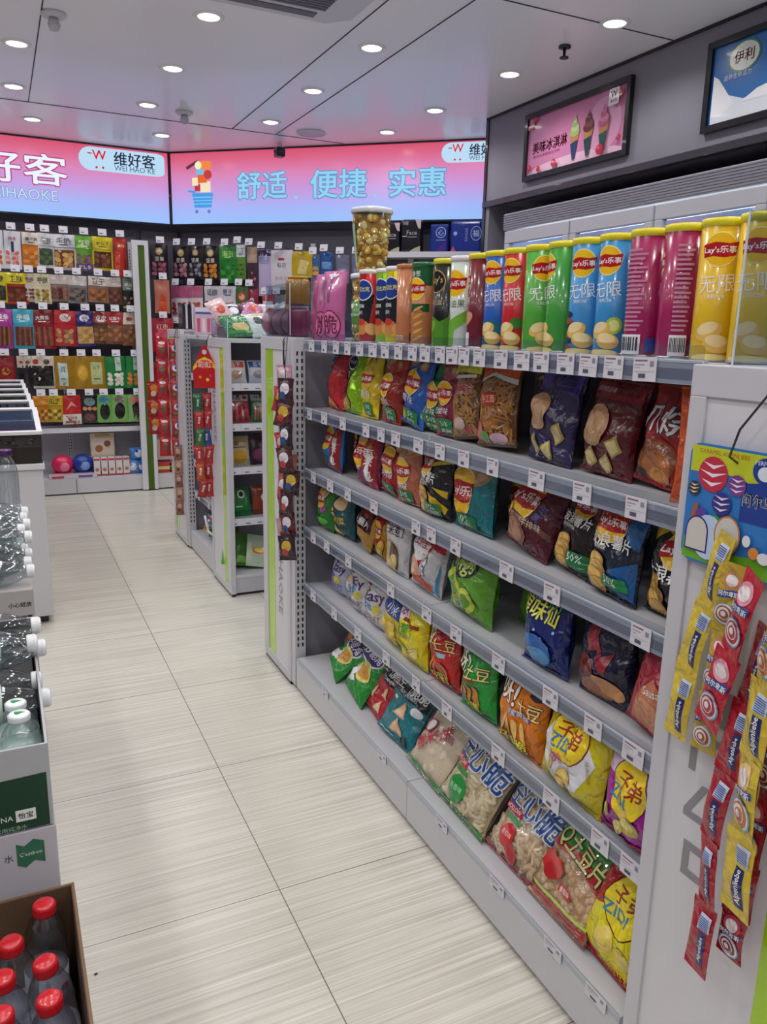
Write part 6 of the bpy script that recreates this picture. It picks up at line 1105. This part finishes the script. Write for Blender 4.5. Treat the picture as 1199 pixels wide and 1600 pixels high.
for i in range(6):
    for k in range(2):
        c = [('#1c5a34', '#a81820'), ('#b01c24', '#b01c24'), ('#2a6a30', '#27408c'), ('#b02028', '#b01c24'), ('#b84c20', '#a01820'), ('#a01820', '#b01c24')][i][k]
        packet(t, .045, .10, .022, c, [T('SKITTLES' if 0 else '彩虹糖', .5, .5, .8, WH, rot=80, bold=.06)], Matrix.Translation((.918 - .008 * k, 3.985 + .02 * k, 1.0 - .088 * (i + 1))) @ Matrix.Rotation(R(-14), 4, 'Z') @ Matrix.Translation((-.028 + .052 * k, 0, 0)) @ Matrix.Rotation(R(rd.uniform(-9, 9)), 4, 'Y'), 'sweet_roll')
t = thing('toy_strip', 'strip of red and blue printed packets hung on the second gondola far end', 'snack strip', (.93, 4.93, 1.27), 0, 'red strips on the second gondola')
for i in range(6):
    for k in range(2):
        packet(t, .07, .125, .04, ('#b81c28', '#a82430')[k], ([E(.6, .55, .35, .28, '#e4dce4'), E(.65, .6, .22, .2, '#2a50a8'), E(.4, .25, .2, .14, '#8a7c3c')] if k else [E(.5, .5, .3, .3, '#7a5a44'), E(.5, .8, .3, .12, '#d8d0d4')]), Matrix.Translation((.925, 4.93, 1.255 - .118 * (i + 1))) @ Matrix.Rotation(R(-8), 4, 'Z') @ Matrix.Translation((-.04 + .075 * k, 0, 0)))
t = thing('toy_strip', 'dull brown dangling strip below the red and blue packets', 'snack strip', (.935, 4.80, .62), 0, 'red strips on the second gondola')
MB().tube([(0, 0, 0), (.012, 0, .35), (.02, 0, .70), (.04, 0, .702)], .0015, M('#5c4a44', 'gloss')).build('string', t)
for i in range(5): packet(t, .05, .10, .02, ('#8a5c50', '#a87c6c')[i % 2], mini('#c8a890', '#6a3c30'), Matrix.Translation((.935, 4.80, .62 - .085 * (i + 1))) @ Matrix.Rotation(R(-15), 4, 'Z'))
for j, (x, y, z) in enumerate([(.93, 5.22, .98), (.96, 5.24, 1.10)]):
    t = thing('toy_strip', ['hanging red box strip left of the red and blue packets', 'second red packet strip left of the red and blue packets'][j], 'snack strip', (x, y, z), 0, 'red strips on the second gondola')
    for i in range(3): packet(t, .09, .12, .03, ('#a8181c', '#b82c20')[j], mini('#d88a3c', '#e0d0c0'), Matrix.Translation((x - .05 * (1 - j), y, z - .11 * (i + 1))) @ Matrix.Rotation(R(-5), 4, 'Z'))
# ------------------------------------------------------------------ left counter with bulk bins
t = thing('service_counter', 'white counter box on the left carrying the clear bulk bins', 'counter', (-.38, 4.95, 0))
MB().box(-.9, .132, 3.68, 6.25, .04, .715, M('#c4c3c9', 'paint')).box(-.88, .11, 3.72, 6.2, 0, .04, black).build('body', t, .004, world=True)
MB().box(-.905, .14, 3.67, 6.26, .715, .74, M('#d2d1d6', 'paint')).build('worktop', t, .003, world=True)
names = ['nearest', 'second', 'third', 'fourth', 'fifth', 'farthest']
for i in range(6):
    y = 3.69 + .42 * i
    t = thing('bulk_bin', f'clear plastic bulk bin with white lid frame, {names[i]} in the row on the counter', 'food bin', (-.05, y + .2, .741), 0, 'bulk bins on the counter')
    x0, x1, y0, y1 = -.30, .19 - .004, -.2, .2; th = .004; am = M('#d4d8dc', 'acrylic')
    hf, hb = .125, .19
    mb = MB()
    mb.box(x0, x1, y0, y1, 0, th, am).box(x0, x1, y0, y0 + th, th, hf, am).box(x0, x1, y1 - th, y1, th, hb, am)
    for xx in (x0, x1 - th): mb.add([(xx, y0, th), (xx, y1, th), (xx, y1, hb), (xx, y0, hf), (xx + th, y0, th), (xx + th, y1, th), (xx + th, y1, hb), (xx + th, y0, hf)], [(0, 1, 2, 3), (7, 6, 5, 4), (0, 3, 7, 4), (1, 5, 6, 2), (3, 2, 6, 7), (0, 4, 5, 1)], am)
    mb.build('bin_box', t)
    sl = math.atan2(hb - hf, .4); XL = Matrix.Translation((0, y0, hf + .001)) @ Matrix.Rotation(sl, 4, 'X'); Lg = .41; lw = M('#dcdce0', 'gloss')
    lid = MB().box(x0 - .004, x1 + .004, -.004, .018, 0, .014, lw, XL).box(x0 - .004, x1 + .004, Lg - .03, Lg, 0, .014, lw, XL).box(x0 - .004, x0 + .018, .018, Lg - .03, 0, .014, lw, XL).box(x1 - .018, x1 + .004, .018, Lg - .03, 0, .014, lw, XL).build('lid_frame', t)
    MB().box(x0 + .018, x1 - .018, .018, Lg - .03, .004, .007, M('#c9cfd2', 'pane'), XL).build('lid_pane', lid)
    c1 = ['#4a3024', '#7a2c24', '#5c6a3c', '#2c5a54', '#3c2430', '#8a6a4c'][i]; mb = MB()
    mb.box(x0 + th, x1 - th - .001, y0 + th, y1 - th, th, .07, M(c1, 'crumb')); rd = random.Random(i); ms = [M(c1, 'crumb'), M('#a08c74', 'crumb'), M('#5c4434', 'crumb')]
    for k in range(260 if i < 2 else 90): mb.ball((rd.uniform(x0 + .015, x1 - .02), rd.uniform(y0 + .012, y1 - .015), rd.uniform(.03, .082)), .011, .006, .005, rd.choice(ms), 6, 4, None)
    q = mb.build('dry_goods', t); q['kind'] = 'stuff'
# ------------------------------------------------------------------ cartons and bottles
kraft = M('#6e533b', 'matte'); kd = M('#8a6a4c', 'matte')
def carton(label, x0, x1, y0, y1, z0, z1, col, arts=(), open_=False, inner=None, th=.004):
    t = thing('carton', label, 'carton', ((x0 + x1) / 2, (y0 + y1) / 2, z0)); m_ = M(col, 'matte')
    mb = MB()
    if open_:
        mb.box(x0, x1, y0, y1, z0, z0 + th, m_); im = M(inner, 'matte') if inner else m_
        for a in ((x0, x1, y0, y0 + th), (x0, x1, y1 - th, y1), (x0, x0 + th, y0 + th, y1 - th), (x1 - th, x1, y0 + th, y1 - th)): mb.box(*a, z0 + th, z1, m_)
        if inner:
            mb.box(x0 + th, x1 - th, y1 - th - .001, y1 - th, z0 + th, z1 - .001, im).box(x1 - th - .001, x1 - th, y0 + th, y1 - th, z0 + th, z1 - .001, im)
    else: mb.box(x0, x1, y0, y1, z0, z1, m_)
    w, h = x1 - x0, z1 - z0
    paint(mb, list(arts), w, h, lambda x, z, l: (x + (x0 + x1) / 2, y0 - l, z + z0), 'matte', L=5, base=.0004, step=.0002)
    mb.build('box_walls', t, .002, world=True); return t
BA = {}
def bottle(label, X, capc, style, group):
    k = (capc, style)
    if k not in BA:
        t = thing('water_bottle', label, 'bottle', (0, 0, 0), 0, group)
        wm_ = M('#e6ebee', 'pet')
        if style == 'rib':
            prof = [(.0001, .004), (.022, 0), (.027, .006)] + [(.0285 - .0016 * (i % 2), .014 + i * .0085) for i in range(5)] + [(.0285, .06), (.0285, .115)] + [(.0285 - .0016 * (i % 2), .122 + i * .009) for i in range(6)] + [(.026, .178), (.02, .193), (.0135, .202), (.0125, .208)]
            lz = (.066, .118)
        else:
            prof = [(.0001, .004), (.024, 0), (.0295, .006)] + [(.0300 - .002 * (i % 2), .02 + i * .012) for i in range(6)] + [(.0300, .095), (.0300, .15), (.027, .168), (.02, .188), (.0135, .2), (.0125, .208)]
            lz = (.10, .145)
        MB().lathe(prof, wm_, 28).build('bottle_body', t)
        r = .0148 if style != 'wide' else .019
        cp = MB().lathe([(r, .203), (r + .0004, .206), (r, .216), (r - .001, .2185), (r - .003, .22), (.0001, .22)], M(capc, 'gloss'), 28)
        for i in range(36):
            a = 2 * PI * i / 36; cp.box(r - .0003, r + .0006, -.0005, .0005, .2045, .216, M(capc, 'gloss'), Matrix.Rotation(a, 4, 'Z'))
        cp.build('cap', t)
        if style == 'rib':
            lb = MB().lathe([(.0290, .045), (.0290, .118)], M('#c9c4d4', 'gloss'), 28)
            lb.lathe([(.0292, .045), (.0292, .062)], M('#a01c2c', 'gloss'), 28)
            paint(lb, [Rc(.4 + .012 * i, .31, .4 + .012 * i + (.005 if i % 2 else .008), .4, '#22222a') for i in range(12)] + [E(.75, .44, .07, .07, '#c8283c')], PI * .029 * .95, .22, can_S(.0293), 'gloss', .01)
            lb.build('label_wrap', t)
        elif style == 'green':
            MB().lathe([(.0304, .1), (.0304, .148)], M('#c4d8cc', 'gloss'), 28).build('label_wrap', t)
            MB().add([(math.cos(a) * rr3, math.sin(a) * rr3 * .7, .2204) for a, rr3 in ((0, .009), (1.2, .006), (2.2, .010), (3.5, .007), (4.4, .009), (5.4, .005))], [tuple(range(6))], M('#1c8a4c', 'gloss')).build('cap_print', t)
        BA[k] = t; c = t
    else: c = copy_tree(BA[k])
    c.matrix_world = X; c['label'] = label; c['group'] = group; c['category'] = 'bottle'
    return c
Tm = Matrix.Translation
carton('plain brown carton under the open box of red-capped bottles', -.33, .034, .58, 1.062, 0, .325, '#7a5c42')
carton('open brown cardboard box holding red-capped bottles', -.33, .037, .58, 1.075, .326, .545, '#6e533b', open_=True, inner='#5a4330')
g1 = 'red capped water bottles in the brown box'
for i, (x, y, z, a, lab) in enumerate([(-.012, 1.040, .331, 2, 'red-capped bottle standing tallest at the back of the brown box'), (-.047, .983, .331, 0, 'red-capped bottle at the left edge, second from the back'), (-.058, .925, .331, 0, 'red-capped bottle at the left edge, third from the back'),
        (-.06, .867, .331, 0, 'red-capped bottle at the left edge, nearest the bottom of the view'), (.0, .868, .331, -2, 'red-capped bottle near the right box wall, in front'), (.006, .93, .331, -4, 'red-capped bottle near the right box wall, lower and behind its neighbour')]):
    h = .331 if i != 5 else .331
    bottle(lab, Tm((x, y, h)) @ Matrix.Rotation(R(a), 4, 'Y'), '#c3202b', 'rib', g1)
carton('white carton with green wavy brand label under the dark green carton', -.33, .020, 1.10, 1.62, .34, .628, '#b8b6bf', [P([(.845, .82), (.875, .80), (.91, .83), (.95, .81), (.95, .93), (.91, .95), (.875, .92), (.845, .94)], '#2f6a50'), T("C'estbon", .897, .875, .085, '#e4ece8', bold=.02), T('水', .815, .87, .035, '#2c2c34')])
carton('white carton at the bottom of the near bottle stack', -.33, .022, 1.10, 1.62, 0, .338, '#bab8c0')
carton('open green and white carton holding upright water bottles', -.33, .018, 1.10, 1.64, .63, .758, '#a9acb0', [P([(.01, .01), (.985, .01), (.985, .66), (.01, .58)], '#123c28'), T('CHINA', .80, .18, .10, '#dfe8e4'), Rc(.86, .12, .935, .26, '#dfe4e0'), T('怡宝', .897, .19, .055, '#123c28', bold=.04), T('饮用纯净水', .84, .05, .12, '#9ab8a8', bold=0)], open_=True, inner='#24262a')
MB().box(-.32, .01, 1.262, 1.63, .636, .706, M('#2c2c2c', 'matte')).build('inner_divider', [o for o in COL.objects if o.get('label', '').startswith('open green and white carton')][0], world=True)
g2_ = 'water bottles on the near carton stack'
for i, (x, y) in enumerate([(-.012, 1.165), (-.076, 1.165), (-.016, 1.225), (-.08, 1.228)]): bottle(f'upright white-capped water bottle in the green carton, {["front right with green cap print", "front left", "second row right", "second row left"][i]}', Tm((x - .004, y, .635)) @ Matrix.Scale(.62 if i else .66, 4, (0, 0, 1)) , '#dfe4e6', 'green', g2_)
def lying(label, xc, y, z, cap='#e2e4e8', st='green', gr=g2_, a=0, dz=0):
    return bottle(label, Tm((xc - .21, y, z)) @ Matrix.Rotation(R(a), 4, 'Z') @ Matrix.Rotation(R(90 - dz), 4, 'Y'), cap, st, gr)
for i, (x, y, z) in enumerate([(.022, 1.30, .735), (.012, 1.36, .742), (.024, 1.43, .772), (.010, 1.385, .80), (.020, 1.50, .79)]):
    lying(f'lying water bottle with white cap pointing right, {["nearest", "second", "third", "upper", "farthest"][i]} on the green carton', x, y, z)
carton('white carton with handling text under the far pile of bottles', -.33, .026, 1.82, 2.75, .42, .76, '#a9a4a4', [T('小心轻放', .92, .90, .13, '#26242a', bold=.04), T('请勿倒置', .92, .81, .13, '#26242a', bold=.04), Rc(.875, .70, .975, .765, '#26242a'), T('易碎物品', .925, .732, .09, '#c8c4c4')])
carton('carton with magenta edge below the handling text carton', -.33, .030, 1.82, 2.75, 0, .418, '#c2bec4', [Rc(.94, .02, .985, .98, '#a82450')])
g3 = 'water bottles piled on the far carton stack'
k = 0
for zz, ys, x in ((.792, (1.86, 1.925, 1.99, 2.055, 2.12, 2.19, 2.26, 2.33), .018), (.846, (1.95, 2.02, 2.09, 2.16, 2.23), .022)):
    for y in ys:
        k += 1
        lying(f'lying white-capped bottle, {["first", "second", "third", "fourth", "fifth", "sixth", "seventh", "eighth"][ys.index(y)]} from the front, {"lower" if zz < .8 else "upper"} layer, far pile', x + rnd.uniform(-.01, .008), y, zz, gr=g3, a=rnd.uniform(-3, 3))
bottle('upright purple-capped clear bottle behind the far pile of lying bottles', Tm((-.008, 2.46, .762)), '#4a2058', 'wide', 'purple capped bottles')
bottle('purple-capped bottle at the very left edge behind the pile', Tm((-.074, 2.46, .762)), '#4a2058', 'wide', 'purple capped bottles')
for i, (x, y) in enumerate([(.08, 1.50), (.152, 1.02), (.255, 1.19)]):
    o = MB().ball((0, 0, 0), .004, .0025, .0015, M('#2a2622', 'matte'), 8, 5).build('floor_crumb'); o.location = (x, y, .0016)
    tag(o, ['small dark crumb on the floor near the water cartons', 'tiny speck on the floor near the brown box', 'tiny speck on the floor tile in the middle of the aisle'][i], 'crumb')
bpy.context.view_layer.update()
